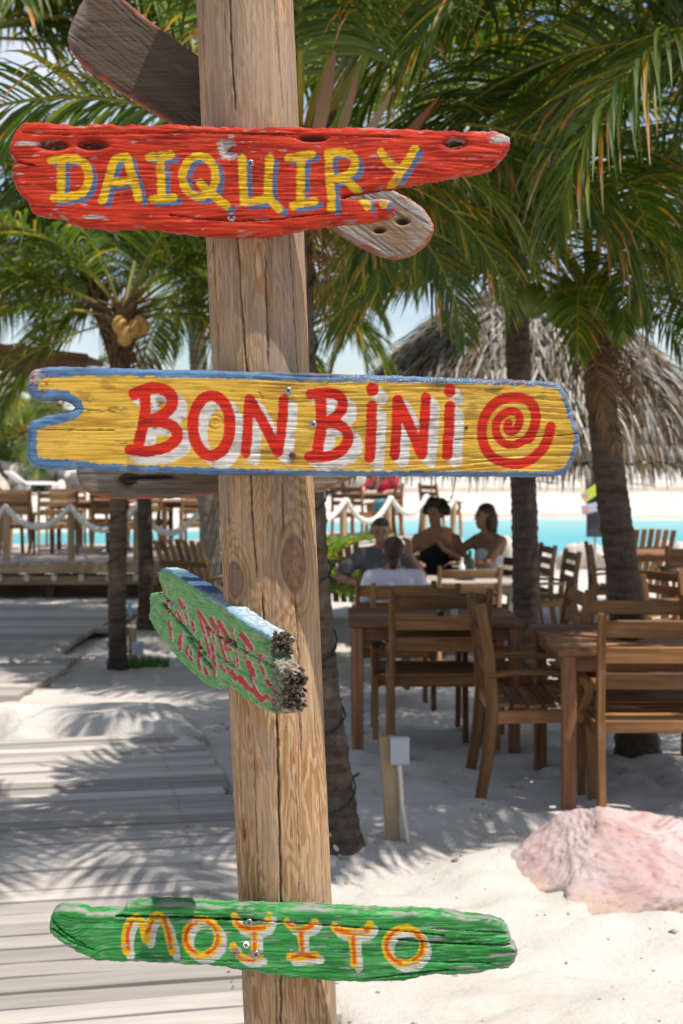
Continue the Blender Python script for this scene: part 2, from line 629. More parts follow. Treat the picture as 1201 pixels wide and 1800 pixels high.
# ------------------------------------------------------------------ near boardwalk
bw = thing('boardwalk', 'grey weathered plank boardwalk lying left of the signpost', 'boardwalk', (BW_O.x, BW_O.y, 0))
bw['kind'] = 'structure'
bw.rotation_euler = (0, 0, math.atan2(BW_A.y, BW_A.x))
plank_meshes = []
for k in range(5):
    mb = MB()
    n = 8
    pts = [(-3.5 + 3.5 * i / n, .004 * math.sin(i * 1.3 + k), .003 * math.sin(i * 2.1 + k * 2)) for i in range(n + 1)]
    mb.beam(pts, .098 + .003 * (k % 3), .034, ch=.003)
    plank_meshes.append(mb.mesh('plank', M['grey_plank']))
rp = random.Random(3)
for i in range(41):
    o = link('plank', plank_meshes[i % 5], bw)
    o.location = (rp.uniform(-.02, .03), -.95 + i * .118, .012 + rp.uniform(-.006, .006))
    o.rotation_euler = (rp.uniform(-.03, .03), 0, rp.uniform(-.004, .004))
mb = MB()
for a in (-.25, -1.3, -2.4, -3.3):
    mb.beam([(a, -1.0, -.055), (a, 3.95, -.055)], .06, .09)
mb.build('joist', M['roof_wood'], bw)

nl_ = MB()
for i in range(41):
    for a in (-.25, -1.3, -2.4, -3.3):
        for dy in (-.028, .028):
            nl_.lathe([(.0015, 0), (.005, 0), (.005, .0008), (.0015, .0012)], 6, (a + rp.uniform(-.01, .01), -.95 + i * .118 + dy, .0295 + .0015))
tag(nl_.build('nail_heads', M['rust'], bw), kind='stuff')

# ------------------------------------------------------------------ far grey walk
fw = thing('boardwalk', 'flat grey walkway in palm shade leading to the raised deck', 'walkway', (-2.38, 10.0, 0))
fw['kind'] = 'structure'
for i in range(32):
    y0 = 10.1 + i * .22
    mb = MB()
    x1 = -2.36 if y0 < 12.4 else (-2.62 if y0 < 14.5 else -2.45)
    zz = tz0(y0) + .02
    mb.beam([(-6.5 + 2.38, y0 - 10.0, zz), (x1 + 2.38 + rp.uniform(-.008, .008), y0 - 10.0, zz + .002)], .214, .05, ch=.004)
    mb.build('plank', M['grey_plank'], fw)

# ================================================================== SIGN BOARDS
def chaikin(p, n=1):
    p = np.asarray(p, float)
    for _ in range(n):
        q = np.roll(p, -1, 0)
        p = np.stack([p * .75 + q * .25, p * .25 + q * .75], 1).reshape(-1, 2)
    return p


def resample(p, step):
    p = np.asarray(p, float); q = np.roll(p, -1, 0)
    out = []
    for a, b in zip(p, q):
        n = max(1, int(math.ceil(np.hypot(*(b - a)) / step)))
        for i in range(n):
            out.append(a + (b - a) * i / n)
    return np.array(out)


def seg_dist(P, A, B, want_pt=False):
    """distance of points P (n,2) to segments A-B (m,2)"""
    D = B - A
    L2 = np.maximum((D ** 2).sum(1), 1e-16)
    best = np.full(len(P), 1e18); bp = np.zeros_like(P)
    for k in range(0, len(A), 24):
        a, d, l2 = A[k:k + 24], D[k:k + 24], L2[k:k + 24]
        r = P[:, None, :] - a[None]
        t = np.clip((r * d[None]).sum(2) / l2[None], 0, 1)
        q = r - t[..., None] * d[None]
        dd = (q ** 2).sum(2)
        j = dd.argmin(1)
        m = dd[np.arange(len(P)), j]
        u = m < best
        best[u] = m[u]
        if want_pt:
            tt = t[np.arange(len(P)), j]
            pt = a[j] + d[j] * tt[:, None]
            bp[u] = pt[u]
    return (np.sqrt(best), bp) if want_pt else np.sqrt(best)


def inside_poly(P, loops):
    c = np.zeros(len(P), bool)
    for lp in loops:
        A = lp; B = np.roll(lp, -1, 0)
        for a, b in zip(A, B):
            cond = (a[1] > P[:, 1]) != (b[1] > P[:, 1])
            if not cond.any(): continue
            xi = (b[0] - a[0]) * (P[:, 1] - a[1]) / (b[1] - a[1] + 1e-18) + a[0]
            c ^= cond & (P[:, 0] < xi)
    return c


def stroke(px, py, pts, w, seed=0, rough=1.2, soft=.9, wf=None):
    """paint coverage of a brush stroke in trace coordinates"""
    pts = np.asarray(pts, float)
    if 2 < len(pts) < 26:
        for _ in range(2):
            q = np.stack([pts[:-1] * .75 + pts[1:] * .25, pts[:-1] * .25 + pts[1:] * .75], 1).reshape(-1, 2)
            pts = np.concatenate([pts[:1], q, pts[-1:]])
    m = np.zeros(len(px))
    lo = pts.min(0) - w - 6; hi = pts.max(0) + w + 6
    sel = (px > lo[0]) & (px < hi[0]) & (py > lo[1]) & (py < hi[1])
    if not sel.any(): return m
    P = np.stack([px[sel], py[sel]], 1)
    d = seg_dist(P, pts[:-1], pts[1:])
    nz = rough * (noise2(P[:, 0] * .11, P[:, 1] * .5, seed + 3) + .8 * noise2(P[:, 0] * .05, P[:, 1] * .06, seed + 5))
    m[sel] = 1 - sstep(-soft, soft, d - w / 2 + nz)
    return m


def ell(cx, cy, rx, ry, a0=0, a1=360, n=28, rot=0):
    out = []
    for i in range(n + 1):
        a = math.radians(a0 + (a1 - a0) * i / n)
        x, y = rx * math.cos(a), ry * math.sin(a)
        r = math.radians(rot)
        out.append((cx + x * math.cos(r) - y * math.sin(r), cy + x * math.sin(r) + y * math.cos(r)))
    return out


class FrontPlane:
    def __init__(s, y0):
        s.y0 = y0; s.k = y0 / F

    def st(s, p):
        p = np.asarray(p, float)
        return np.stack([(p[:, 0] - CX) * s.k, -(p[:, 1] - HY) * s.k], 1)

    def world(s, S, T, D):
        return np.stack([S, s.y0 + D, CAMZ + T], 1)

    def px(s, S, T):
        return CX + S / s.k, HY - T / s.k


class SlantPlane:
    """vertical plane through (x0,y0) and (x1,y1), seen from its left side"""
    def __init__(s, x0, y0, x1, y1):
        s.o = np.array([x0, y0]); d = np.array([x1 - x0, y1 - y0]); s.e = d / np.hypot(*d)
        s.n = np.array([s.e[1], -s.e[0]])      # pointing into the board (to the right)

    def st(s, p):
        p = np.asarray(p, float)
        u = (p[:, 0] - CX) / F
        lam = (u * s.o[1] - s.o[0]) / (s.e[0] - u * s.e[1])
        y = s.o[1] + lam * s.e[1]
        return np.stack([lam, -(p[:, 1] - HY) / F * y], 1)

    def world(s, S, T, D):
        return np.stack([s.o[0] + s.e[0] * S + s.n[0] * D, s.o[1] + s.e[1] * S + s.n[1] * D, CAMZ + T], 1)

    def px(s, S, T):
        x = s.o[0] + s.e[0] * S; y = s.o[1] + s.e[1] * S
        return CX + F * x / y, HY - F * T / y


def make_board(name, plane, outline, thick, paint, relief, holes=(), step=(.0017, .00115), edge_r=.006, jag=.0009, seed=0, flip=False, parent=None, origin=(0, 0, 0)):
    loops = []
    for k, lp in enumerate([outline] + list(holes)):
        q = plane.st(chaikin(lp, 1) if k == 0 else np.asarray(lp, float))
        q = resample(q, .004 if k == 0 else .0025)
        nrm = np.roll(q, -1, 0) - np.roll(q, 1, 0)
        nrm = np.stack([nrm[:, 1], -nrm[:, 0]], 1) / (np.hypot(nrm[:, 0], nrm[:, 1])[:, None] + 1e-9)
        q = q + nrm * (jag * (fbm(q[:, 0] * 70, q[:, 1] * 260, 3, seed + 1)))[:, None]
        loops.append(q)
    A = np.concatenate(loops); B = np.concatenate([np.roll(l, -1, 0) for l in loops])
    lo = loops[0].min(0); hi = loops[0].max(0)
    S = np.arange(lo[0] - step[0], hi[0] + step[0] * 2, step[0]); T = np.arange(lo[1] - step[1], hi[1] + step[1] * 2, step[1])
    GS, GT = np.meshgrid(S, T)
    P = np.stack([GS.ravel(), GT.ravel()], 1)
    ins = inside_poly(P, loops)
    G = ins.reshape(GS.shape)
    ix = np.arange(G.size).reshape(G.shape)
    q = np.stack([ix[:-1, :-1], ix[:-1, 1:], ix[1:, 1:], ix[1:, :-1]], -1).reshape(-1, 4)
    q = q[ins[q].all(1)]
    used = np.unique(q)
    mp = -np.ones(G.size, np.int64); mp[used] = np.arange(len(used))
    q = mp[q]; P = P[used]
    n = len(P)
    e = np.concatenate([q[:, [0, 1]], q[:, [1, 2]], q[:, [2, 3]], q[:, [3, 0]]])
    key = np.sort(e, 1); code = key[:, 0] * (n + 1) + key[:, 1]
    _, first, cnt = np.unique(code, return_index=True, return_counts=True)
    be = e[first[cnt == 1]]
    bv = np.unique(be)
    _, bp = seg_dist(P[bv], A, B, True)
    P[bv] = bp
    # distance to the rim, exact near it
    d = np.full(n, .02)
    d_all = seg_dist(P, A, B)
    d = d_all
    px, py = plane.px(P[:, 0], P[:, 1])
    h = relief(px, py, P[:, 0], P[:, 1], d)
    er = edge_r * (1 + .5 * noise2(P[:, 0] * 30, P[:, 1] * 60, seed + 4))
    rnd = np.where(d < er, er - np.sqrt(np.maximum(er ** 2 - (er - d) ** 2, 0)), 0)
    front = rnd + h * sstep(0, .004, d)
    front = np.minimum(front, thick * .75)
    col = paint(px, py, P[:, 0], P[:, 1], d, h, 0)
    back = thick - rnd
    colb = paint(px, py, P[:, 0], P[:, 1], d, h, 2)
    Pb = P[bv]
    NM = 6
    nb = len(bv)
    fb_, bb_ = front[bv], back[bv]
    vf = plane.world(P[:, 0], P[:, 1], front)
    vb = plane.world(P[:, 0], P[:, 1], back)
    cen = loops[0].mean(0)
    vms = []; cms = []
    for j in range(NM):
        dj = fb_ + (bb_ - fb_) * (j + 1) / (NM + 1)
        wob = .0012 * fbm(Pb[:, 0] * 60 + Pb[:, 1] * 60, dj * 300, 2, seed)
        sg_ = np.sign(Pb[:, 1] - cen[1])
        vms.append(plane.world(Pb[:, 0], Pb[:, 1] + sg_ * wob, dj))
        cms.append(paint(px[bv], py[bv], Pb[:, 0], Pb[:, 1] + dj * 1.3, d[bv], h[bv], 1))
    V = np.concatenate([vf, vb] + vms) - np.asarray(origin)
    C = np.concatenate([col, colb] + cms)
    a, b = be[:, 0], be[:, 1]
    rmap = -np.ones(n, np.int64); rmap[bv] = np.arange(nb)
    lev = [(a, b)] + [(rmap[a] + 2 * n + j * nb, rmap[b] + 2 * n + j * nb) for j in range(NM)] + [(a + n, b + n)]
    sides = [np.stack([l0[1], l0[0], l1[0], l1[1]], 1) for l0, l1 in zip(lev[:-1], lev[1:])]
    FQ = np.concatenate([q, q[:, ::-1] + n] + sides)
    if flip:
        FQ = FQ[:, ::-1]
    return link(name, raw_mesh(name, V, FQ, M['paint'], C), parent)


def grain(s, t, fx, fy, warp=.012, seed=0):
    tw = t + warp * noise2(s * 3.1, t * 9, seed) + warp * .35 * noise2(s * 9, t * 25, seed + 1)
    a = noise2(s * fx, tw * fy * (1 + .12 * noise2(s * 1.3, t * 6, seed + 8)), seed + 2)
    a = a * sstep(-.55, .45, noise2(s * 5, t * 34, seed + 6)) + .35 * noise2(s * fx * 2.5, tw * fy * 3.1, seed + 7)
    b = noise2(s * fx * 1.7, tw * fy * 2.3, seed + 3)
    return 1 - np.abs(a) * 1.6, b


def cracklines(s, t, seed, f=95):
    tw = t + .010 * noise2(s * 3.1, t * 9, seed) + .003 * noise2(s * 11, t * 20, seed + 1)
    a = np.abs(noise2(s * 1.6, tw * f, seed + 2))
    b = np.abs(noise2(s * 3.5, tw * f * 2.2, seed + 3))
    return np.clip(sstep(.055, .0, a) * sstep(-.05, .35, noise2(s * 5, t * 22, seed + 4)) + .7 * sstep(.06, .0, b) * sstep(.1, .5, noise2(s * 8, t * 40, seed + 5)), 0, 1)


def rgba(n, c, r):
    o = np.empty((n, 4)); o[:, :3] = c; o[:, 3] = r
    return o


GREYW = np.array([.33, .30, .275])


def add_screws(root, plane, spots):
    for (x, y, r, kind, dep) in spots:
        q = plane.st([(x, y)])[0]
        p = Vector(plane.world(np.array([q[0]]), np.array([q[1]]), np.array([dep]))[0]) - root.location
        mb = MB()
        seg = 14
        prof = [(r * .4, .004), (r, .0012), (r * 1.0, -.0004), (r * .85, -.0016), (r * .45, -.0018)]
        secs = [[(p.x + a * math.cos(2 * math.pi * j / seg), p.y + b, p.z + a * math.sin(2 * math.pi * j / seg)) for j in range(seg)] for a, b in prof]
        mb.sweep([(p.x, p.y + b, p.z) for a, b in prof], secs)
        o = mb.build('screw', M[kind], root, True)
        cb = MB()
        rot = random.uniform(0, 1.5)
        for q2 in (rot, rot + math.pi / 2):
            dx, dz = math.cos(q2) * r * .55, math.sin(q2) * r * .55
            cb.beam([(p.x - dx, p.y - .0019, p.z - dz), (p.x + dx, p.y - .0019, p.z + dz)], r * .24, .0008, up=(0, 1, 0), ch=.0001)
        cb.build('cross_slot', M['dark_leg'], o)


POLE_Y = 2.14
BOARD_T = .036
BY = POLE_Y - .078 - BOARD_T      # front faces of the boards nailed to the front of the pole
FP = FrontPlane(BY)

# ---------------------------------------------------------- red board
OUT_RED = [(45, 213), (75, 213), (100, 216), (140, 219), (165, 216), (185, 215), (215, 219), (240, 216), (262, 219), (300, 216), (330, 218), (380, 221), (420, 224), (470, 222), (520, 220), (560, 224), (600, 223), (640, 222), (690, 225), (740, 226), (790, 227), (830, 229), (870, 229), (893, 234), (899, 245), (896, 262), (882, 280), (862, 298), (830, 302), (780, 312), (740, 318), (700, 326), (672, 331), (640, 336), (612, 341), (598, 346), (612, 350), (645, 348), (680, 348), (692, 355), (698, 370), (687, 381), (650, 387), (600, 390), (560, 396), (520, 404), (480, 411), (430, 414), (370, 413), (320, 407), (280, 402), (230, 398), (190, 401), (165, 398), (125, 393), (105, 380), (70, 378), (52, 370), (48, 352), (30, 335), (20, 315), (18, 295), (25, 285), (15, 270), (15, 250), (22, 235), (30, 222)]
L_RED = [
    [(90, 282), (120, 277), (146, 283), (156, 300), (155, 322), (146, 340), (125, 346), (95, 348)], [(108, 282), (107, 345)],
    [(180, 352), (190, 318), (199, 284), (206, 277), (223, 277)], [(223, 277), (232, 305), (244, 350)], [(194, 320), (236, 318)],
    [(262, 276), (300, 273)], [(282, 276), (284, 346)], [(268, 351), (305, 347)],
    ell(350, 310, 29, 36, 0, 360), [(352, 322), (372, 342), (398, 362)],
    [(426, 279), (427, 318), (429, 352)], [(429, 355), (452, 354), (474, 347)], [(474, 278), (471, 320), (472, 347), (490, 367)],
    [(507, 278), (548, 271)], [(530, 276), (528, 350)], [(515, 361), (552, 354)],
    [(577, 272), (581, 320), (583, 366)], [(577, 269), (607, 267), (626, 279), (623, 299), (604, 312), (580, 316)], [(604, 312), (630, 335), (646, 362)],
    [(670, 268), (684, 286), (701, 297)], [(729, 262), (712, 290), (688, 328), (674, 358)],
]


def relief_red(px, py, s, t, d):
    r, b = grain(s, t, 7, 150, .012, 21)
    h = .0012 * (1 - r) + .0005 * b + .0009 * sstep(.2, .9, noise2(s * 18, t * 40, 22))
    for (cx, cy, rx, ry, dp) in ((93, 254, 30, 11, .006), (163, 254, 26, 9, .012), (800, 252, 22, 11, .006), (550, 243, 24, 6, .010), (400, 262, 10, 14, .004)):
        h = h + dp * np.exp(-(((px - cx) / rx) ** 2 + ((py - cy) / ry) ** 2) ** 2)
    for cr, w, dp in (([(140, 236), (330, 232), (520, 236), (700, 240)], 2.0, .003), ([(150, 300), (330, 322), (500, 330), (640, 318)], 1.6, .0022), ([(300, 378), (430, 392), (600, 372)], 2.4, .004), ([(40, 232), (120, 237)], 2, .003), ([(20, 283), (60, 290)], 3, .005)):
        h = h + dp * stroke(px, py, cr, w, 31, 1.0, 1.2)
    return h


def paint_red(px, py, s, t, d, h, side):
    n = len(px)
    v = fbm(s * 14, t * 60, 4, 41)
    c = np.tile(np.array([.50, .036, .012]), (n, 1))
    c = mixc(c, [.31, .015, .009], sstep(-.1, .7, v) * .75)
    c = mixc(c, [.56, .05, .02], sstep(.2, .9, -v) * .5)
    rough = np.full(n, .6) + .12 * v
    c = c * (1 - .42 * sstep(.05, .7, fbm(s * 6, t * 280, 3, 48)) + .10 * sstep(.1, .7, -fbm(s * 6, t * 280, 3, 48)))[:, None]
    if side == 0:
        blue = np.zeros(n); yel = np.zeros(n)
        for k, st_ in enumerate(L_RED):
            st_ = np.asarray(st_, float)
            blue = np.maximum(blue, stroke(px, py, st_ + (10, 7), 13, k, 1.4))
            yel = np.maximum(yel, stroke(px, py, st_, 14.5, k + 40, 1.6))
        wear = 1 - .75 * sstep(.45, .8, fbm(s * 20, t * 190, 3, 46))
        c = mixc(c, [.07, .125, .22], blue * wear * .95)
        yc = np.tile(np.array([.62, .38, .010]), (n, 1))
        yc = mixc(yc, [.44, .23, .010], sstep(0, .8, fbm(s * 60, t * 120, 3, 44)))
        c = c + (yc - c) * (yel * wear)[:, None]
        c = mixc(c, [.09, .018, .013], cracklines(s, t, 401) * .7)
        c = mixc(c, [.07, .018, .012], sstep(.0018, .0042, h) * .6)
        chip = np.zeros(n)
        for (cx, cy, rx, ry) in ((398, 252, 15, 7), (403, 274, 16, 6), (392, 263, 8, 9), (881, 243, 20, 9), (48, 252, 24, 4), (670, 352, 30, 2), (165, 381, 20, 3)):
            chip = np.maximum(chip, sstep(1.25, .75, np.sqrt(((px - cx) / rx) ** 2 + ((py - cy) / ry) ** 2) + .45 * noise2(px * .15, py * .25, 8)))
        c = c + (GREYW * (1 + .5 * noise2(s * 30, t * 500, 4))[:, None] - c) * chip[:, None]
        c = mixc(c, GREYW * .9, sstep(.68, .9, fbm(s * 30, t * 130, 3, 431)) * .7)
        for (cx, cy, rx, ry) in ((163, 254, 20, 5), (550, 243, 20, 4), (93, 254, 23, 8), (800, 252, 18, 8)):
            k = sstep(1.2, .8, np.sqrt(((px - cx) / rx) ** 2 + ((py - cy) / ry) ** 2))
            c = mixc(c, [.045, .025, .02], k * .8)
        rough = rough + .3 * chip
    edge = sstep(.006, .0008, d) * sstep(.25, .7, fbm(s * 26, t * 60, 3, 47) + (.05 if side == 0 else .0))
    c = mixc(c, GREYW * .75, edge * .8)
    return rgba(n, c, np.clip(rough, .3, .95))


def hole_px(cx, cy, rx, ry, seed):
    return [(cx + rx * math.cos(a) * (1 + .15 * math.sin(3 * a + seed)), cy + ry * math.sin(a) * (1 + .2 * math.cos(2 * a + seed))) for a in np.linspace(0, 2 * math.pi, 25)[:-1]]


def board_root(name, label, px, py, y, cat='sign board'):
    p = W(px, py, y)
    return thing(name, label, cat, p)


r = board_root('sign_board', 'weathered red board lettered DAIQUIRY, topmost across the pole', 450, 320, BY)
make_board('board', FP, OUT_RED, BOARD_T, paint_red, relief_red, [hole_px(96, 254, 15, 5.5, 1), hole_px(800, 252, 13, 6, 2), hole_px(152, 253, 6, 3, 3)], seed=3, edge_r=.008, jag=.0017, parent=r, origin=r.location)
add_screws(r, FP, [(432, 263, .0058, 'metal', .003), (440, 287, .0064, 'metal', .002), (396, 285, .0062, 'metal', .003), (407, 381, .0070, 'metal', .002), (462, 352, .004, 'rust', .003), (460, 315, .0035, 'rust', .003)])

# ---------------------------------------------------------- yellow board
OUT_YEL = [(52, 652), (70, 646), (95, 644), (200, 647), (300, 649), (400, 652), (500, 655), (600, 657), (700, 660), (800, 664), (900, 667), (965, 670), (985, 674), (996, 690), (1003, 712), (1011, 740), (1021, 762), (1019, 785), (1009, 810), (1002, 828), (985, 836), (960, 838), (900, 838), (700, 837), (600, 836), (450, 836), (300, 832), (200, 828), (120, 826), (75, 825), (52, 818), (46, 800), (45, 775), (48, 745), (60, 736), (90, 729), (115, 725), (132, 718), (126, 711), (110, 703), (85, 704), (58, 703), (48, 692), (47, 672)]
L_YEL = [
    ([(236, 693), (258, 682), (285, 683), (303, 694), (304, 712), (290, 728), (262, 741)], 21), ([(254, 690), (257, 720), (249, 760), (241, 790)], 20), ([(262, 741), (296, 743), (313, 757), (311, 774), (290, 788), (258, 794), (229, 791)], 20),
    (ell(372, 748, 33, 53), 20),
    ([(438, 702), (436, 750), (432, 796)], 18), ([(440, 704), (464, 745), (488, 792)], 19), ([(499, 702), (496, 750), (489, 794)], 18),
    ([(547, 693), (570, 689), (595, 693), (604, 708), (600, 724), (578, 741)], 19), ([(563, 691), (566, 745), (557, 800)], 20), ([(572, 742), (604, 748), (615, 768), (605, 790), (580, 803), (544, 803)], 19),
    ([(655, 683), (655, 686)], 22), ([(654, 714), (653, 760), (650, 804)], 19),
    ([(699, 702), (697, 750), (694, 800)], 18), ([(700, 706), (722, 752), (741, 798)], 19), ([(749, 699), (746, 750), (742, 799)], 18),
    ([(791, 685), (791, 688)], 20), ([(791, 714), (789, 760), (786, 800)], 19),
]
SPIRAL = [(968, 750), (963, 775), (948, 798), (923, 815), (887, 815), (858, 800), (846, 770), (849, 735), (869, 707), (900, 696), (930, 702), (943, 723), (941, 750), (929, 771), (905, 783), (882, 779), (870, 759), (874, 737), (891, 723), (909, 723), (916, 738), (909, 755), (897, 761), (890, 752), (894, 745)]


def relief_yel(px, py, s, t, d):
    r, b = grain(s, t, 5, 135, .010, 51)
    amp = lerp(.0004, .0018, sstep(300, 540, px))
    h = amp * (1 - r) + .00025 * b + .0004 * fbm(s * 25, t * 50, 3, 52)
    for cr, w, dp in (([(66, 755), (130, 756), (200, 757)], 1.6, .004), ([(800, 772), (900, 770), (990, 765), (1018, 762)], 1.8, .004), ([(128, 718), (175, 722)], 1.5, .003), ([(455, 690), (462, 700)], 2, .002), ([(578, 655), (582, 668), (576, 674)], 1.6, .003)):
        h = h + dp * stroke(px, py, cr, w, 61, .8, 1.0)
    for (cx, cy, rr, dp) in ((248, 742, 9, .0016), (378, 742, 16, .0016)):
        h = h + dp * np.sin(np.clip(np.hypot(px - cx, py - cy) / rr, 0, 1) * 3.14 * 2) ** 2 * .6
    return h


def paint_yel(px, py, s, t, d, h, side):
    n = len(px)
    v = fbm(s * 9, t * 40, 4, 71)
    yc = np.tile(np.array([.62, .365, .05]), (n, 1))
    yc = mixc(yc, [.40, .205, .028], sstep(0, .8, v) * .7)
    yc = mixc(yc, [.68, .44, .09], sstep(.1, .9, -v) * .5)
    blue = np.tile(np.array([.085, .17, .29]), (n, 1))
    blue = mixc(blue, [.16, .26, .37], sstep(.1, .8, fbm(s * 30, t * 60, 3, 73)) * .7)
    blue = mixc(blue, [.05, .10, .18], sstep(.2, .8, fbm(s * 20, t * 30, 3, 75)) * .6)
    dpx = d / FP.k
    w = lerp(19., np.where(py < 745, lerp(14, 10, sstep(500, 950, px)), lerp(12, 9, sstep(250, 700, px))), sstep(90, 190, px))
    w = np.where(px > 975, 10, w)
    bm = 1 - sstep(-1.2, 1.2, dpx - w + 2.2 * noise2(px * .12, py * .12, 3) + 1.0 * noise2(px * .4, py * .5, 5))
    if side != 0: bm = np.ones(n)
    c = yc + (blue - yc) * bm[:, None]
    rough = np.full(n, .5) + .1 * v
    c = c * (1 - .24 * sstep(.1, .7, fbm(s * 6, t * 260, 3, 88)))[:, None]
    if side == 0:
        wh = np.zeros(n); rd = np.zeros(n)
        for k, (st_, wd) in enumerate(L_YEL):
            st_ = np.asarray(st_, float)
            wh = np.maximum(wh, stroke(px, py, st_ + (9, 8), wd, k, 1.3))
            wh = np.maximum(wh, stroke(px, py, st_ + (16, 14), wd - 1, k + 9, 1.3))
            rd = np.maximum(rd, stroke(px, py, st_, wd, k + 60, 1.1))
        rd = np.maximum(rd, stroke(px, py, SPIRAL[:14], 18, 91, 1.0))
        rd = np.maximum(rd, stroke(px, py, SPIRAL[12:], 15, 92, 1.0))
        wc = np.tile(np.array([.58, .54, .48]), (n, 1))
        wc = mixc(wc, [.38, .33, .27], sstep(0, .9, fbm(s * 40, t * 60, 3, 77)))
        c = c + (wc - c) * wh[:, None]
        rc = np.tile(np.array([.53, .022, .008]), (n, 1))
        rc = mixc(rc, [.30, .010, .008], sstep(-.1, .7, fbm(s * 16, t * 130, 3, 79)) * .8)
        c = c + (rc - c) * rd[:, None]
        # dark smudges
        sm = sstep(.15, .75, fbm(s * 26, t * 60, 4, 81)) * (np.exp(-((px - 225) / 85) ** 2 - ((py - 735) / 42) ** 2) + .4 * np.exp(-((px - 470) / 60) ** 2 - ((py - 690) / 20) ** 2) + .35 * np.exp(-((px - 870) / 170) ** 2 - ((py - 690) / 30) ** 2) + .12)
        c = mixc(c, [.10, .065, .02], np.clip(sm * 1.5, 0, .8) * (1 - rd * .8))
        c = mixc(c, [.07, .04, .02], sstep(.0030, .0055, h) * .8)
        c = mixc(c, [.17, .10, .035], cracklines(s, t, 411, 80) * lerp(.25, .75, sstep(250, 560, px)) * (1 - .45 * rd))
        rs = np.exp(-((px - 515) / 9) ** 2 - ((py - 806) / 12) ** 2)
        c = mixc(c, [.25, .09, .02], rs * .7)
        # yellow specks left on the upper edge
        sp = sstep(.35, .6, noise2(px * .35, py * .5, 83)) * bm * sstep(540, 640, px) * (py < 700)
        c = mixc(c, [.66, .50, .20], sp * .8)
        # bare red-grey corner
        cn = sstep(1.2, .7, np.hypot((px - 56) / 16, (py - 658) / 18) + .4 * noise2(px * .2, py * .2, 85))
        c = c + (GREYW * .9 - c) * cn[:, None]
        c = mixc(c, [.20, .02, .015], sstep(.1, .5, noise2(px * .12, py * .3, 89)) * sstep(1.9, 1.2, np.hypot((px - 60) / 18, (py - 664) / 22)) * .8)
    redge = sstep(.30, .65, fbm(s * 24, t * 24, 3, 87)) * sstep(.004, .001, d) * (1.0 if side == 0 else .6)
    c = mixc(c, [.24, .04, .03], redge * .6)
    return rgba(n, c, np.clip(rough, .25, .9))


r = board_root('sign_board', 'yellow board with blue rim lettered BON BINI beside a red spiral', 530, 742, BY)
make_board('board', FP, OUT_YEL, BOARD_T, paint_yel, relief_yel, [], seed=5, edge_r=.007, jag=.0009, parent=r, origin=r.location)
add_screws(r, FP, [(507, 687, .006, 'metal', .001), (551, 746, .0055, 'metal', .001), (514, 800, .0055, 'rust', .001), (820, 752, .003, 'rust', .001)])

# ---------------------------------------------------------- green lower board
OUT_GRN = [(86, 1625), (90, 1606), (100, 1598), (125, 1597), (145, 1600), (160, 1607), (195, 1603), (213, 1607), (222, 1594), (240, 1589), (270, 1588), (300, 1588), (350, 1591), (420, 1595), (480, 1597), (550, 1598), (620, 1602), (680, 1605), (740, 1606), (790, 1608), (810, 1613), (850, 1617), (880, 1622), (893, 1632), (900, 1650), (899, 1660), (911, 1667), (910, 1685), (903, 1700), (890, 1706), (860, 1708), (835, 1714), (800, 1716), (745, 1716), (730, 1722), (710, 1726), (670, 1727), (650, 1731), (610, 1729), (570, 1726), (520, 1722), (450, 1712), (400, 1703), (340, 1698), (280, 1694), (230, 1694), (190, 1693), (165, 1689), (140, 1678), (115, 1665), (95, 1650), (86, 1638)]
L_GRN = [
    ([(222, 1673), (219, 1645), (228, 1618), (240, 1611), (249, 1622), (257, 1652)], 14, [(226, 1668), (223, 1642), (231, 1622)]),
    ([(257, 1652), (262, 1622), (274, 1608), (286, 1612), (296, 1640), (303, 1673)], 14, [(258, 1640), (268, 1620)]),
    ([(289, 1614), (297, 1640), (301, 1668)], 6, [(289, 1616), (297, 1640), (301, 1666)]),
    (ell(355, 1648, 29, 31), 14, ell(355, 1648, 28, 29, 110, 250)),
    (ell(355, 1648, 29, 31), 12, ell(355, 1648, 28, 29, -70, 70)),
    ([(412, 1610), (417, 1629), (440, 1635), (468, 1630), (473, 1610)], 13, [(414, 1620), (428, 1633), (464, 1631)]),
    ([(447, 1635), (448, 1660), (446, 1680)], 13, [(447, 1640), (448, 1672)]),
    ([(409, 1662), (416, 1678), (436, 1688), (456, 1682)], 13, [(420, 1684), (445, 1690)]),
    ([(504, 1620), (512, 1631), (530, 1635), (548, 1629), (553, 1620)], 12, [(506, 1624), (530, 1635), (549, 1627)]),
    ([(529, 1635), (531, 1676)], 12, [(529, 1638), (532, 1672)]), ([(512, 1682), (554, 1680)], 16, [(514, 1683), (532, 1677), (552, 1683)]),
    ([(588, 1628), (594, 1637), (622, 1641), (645, 1637), (650, 1626)], 15, [(591, 1634), (620, 1642), (646, 1636)]),
    ([(620, 1645), (623, 1695)], 14, [(621, 1648), (623, 1692)]),
    (ell(711, 1663, 33, 31), 14, ell(711, 1663, 32, 30, 100, 250)), (ell(711, 1663, 33, 31), 12, ell(711, 1663, 32, 29, -60, 60)),
]


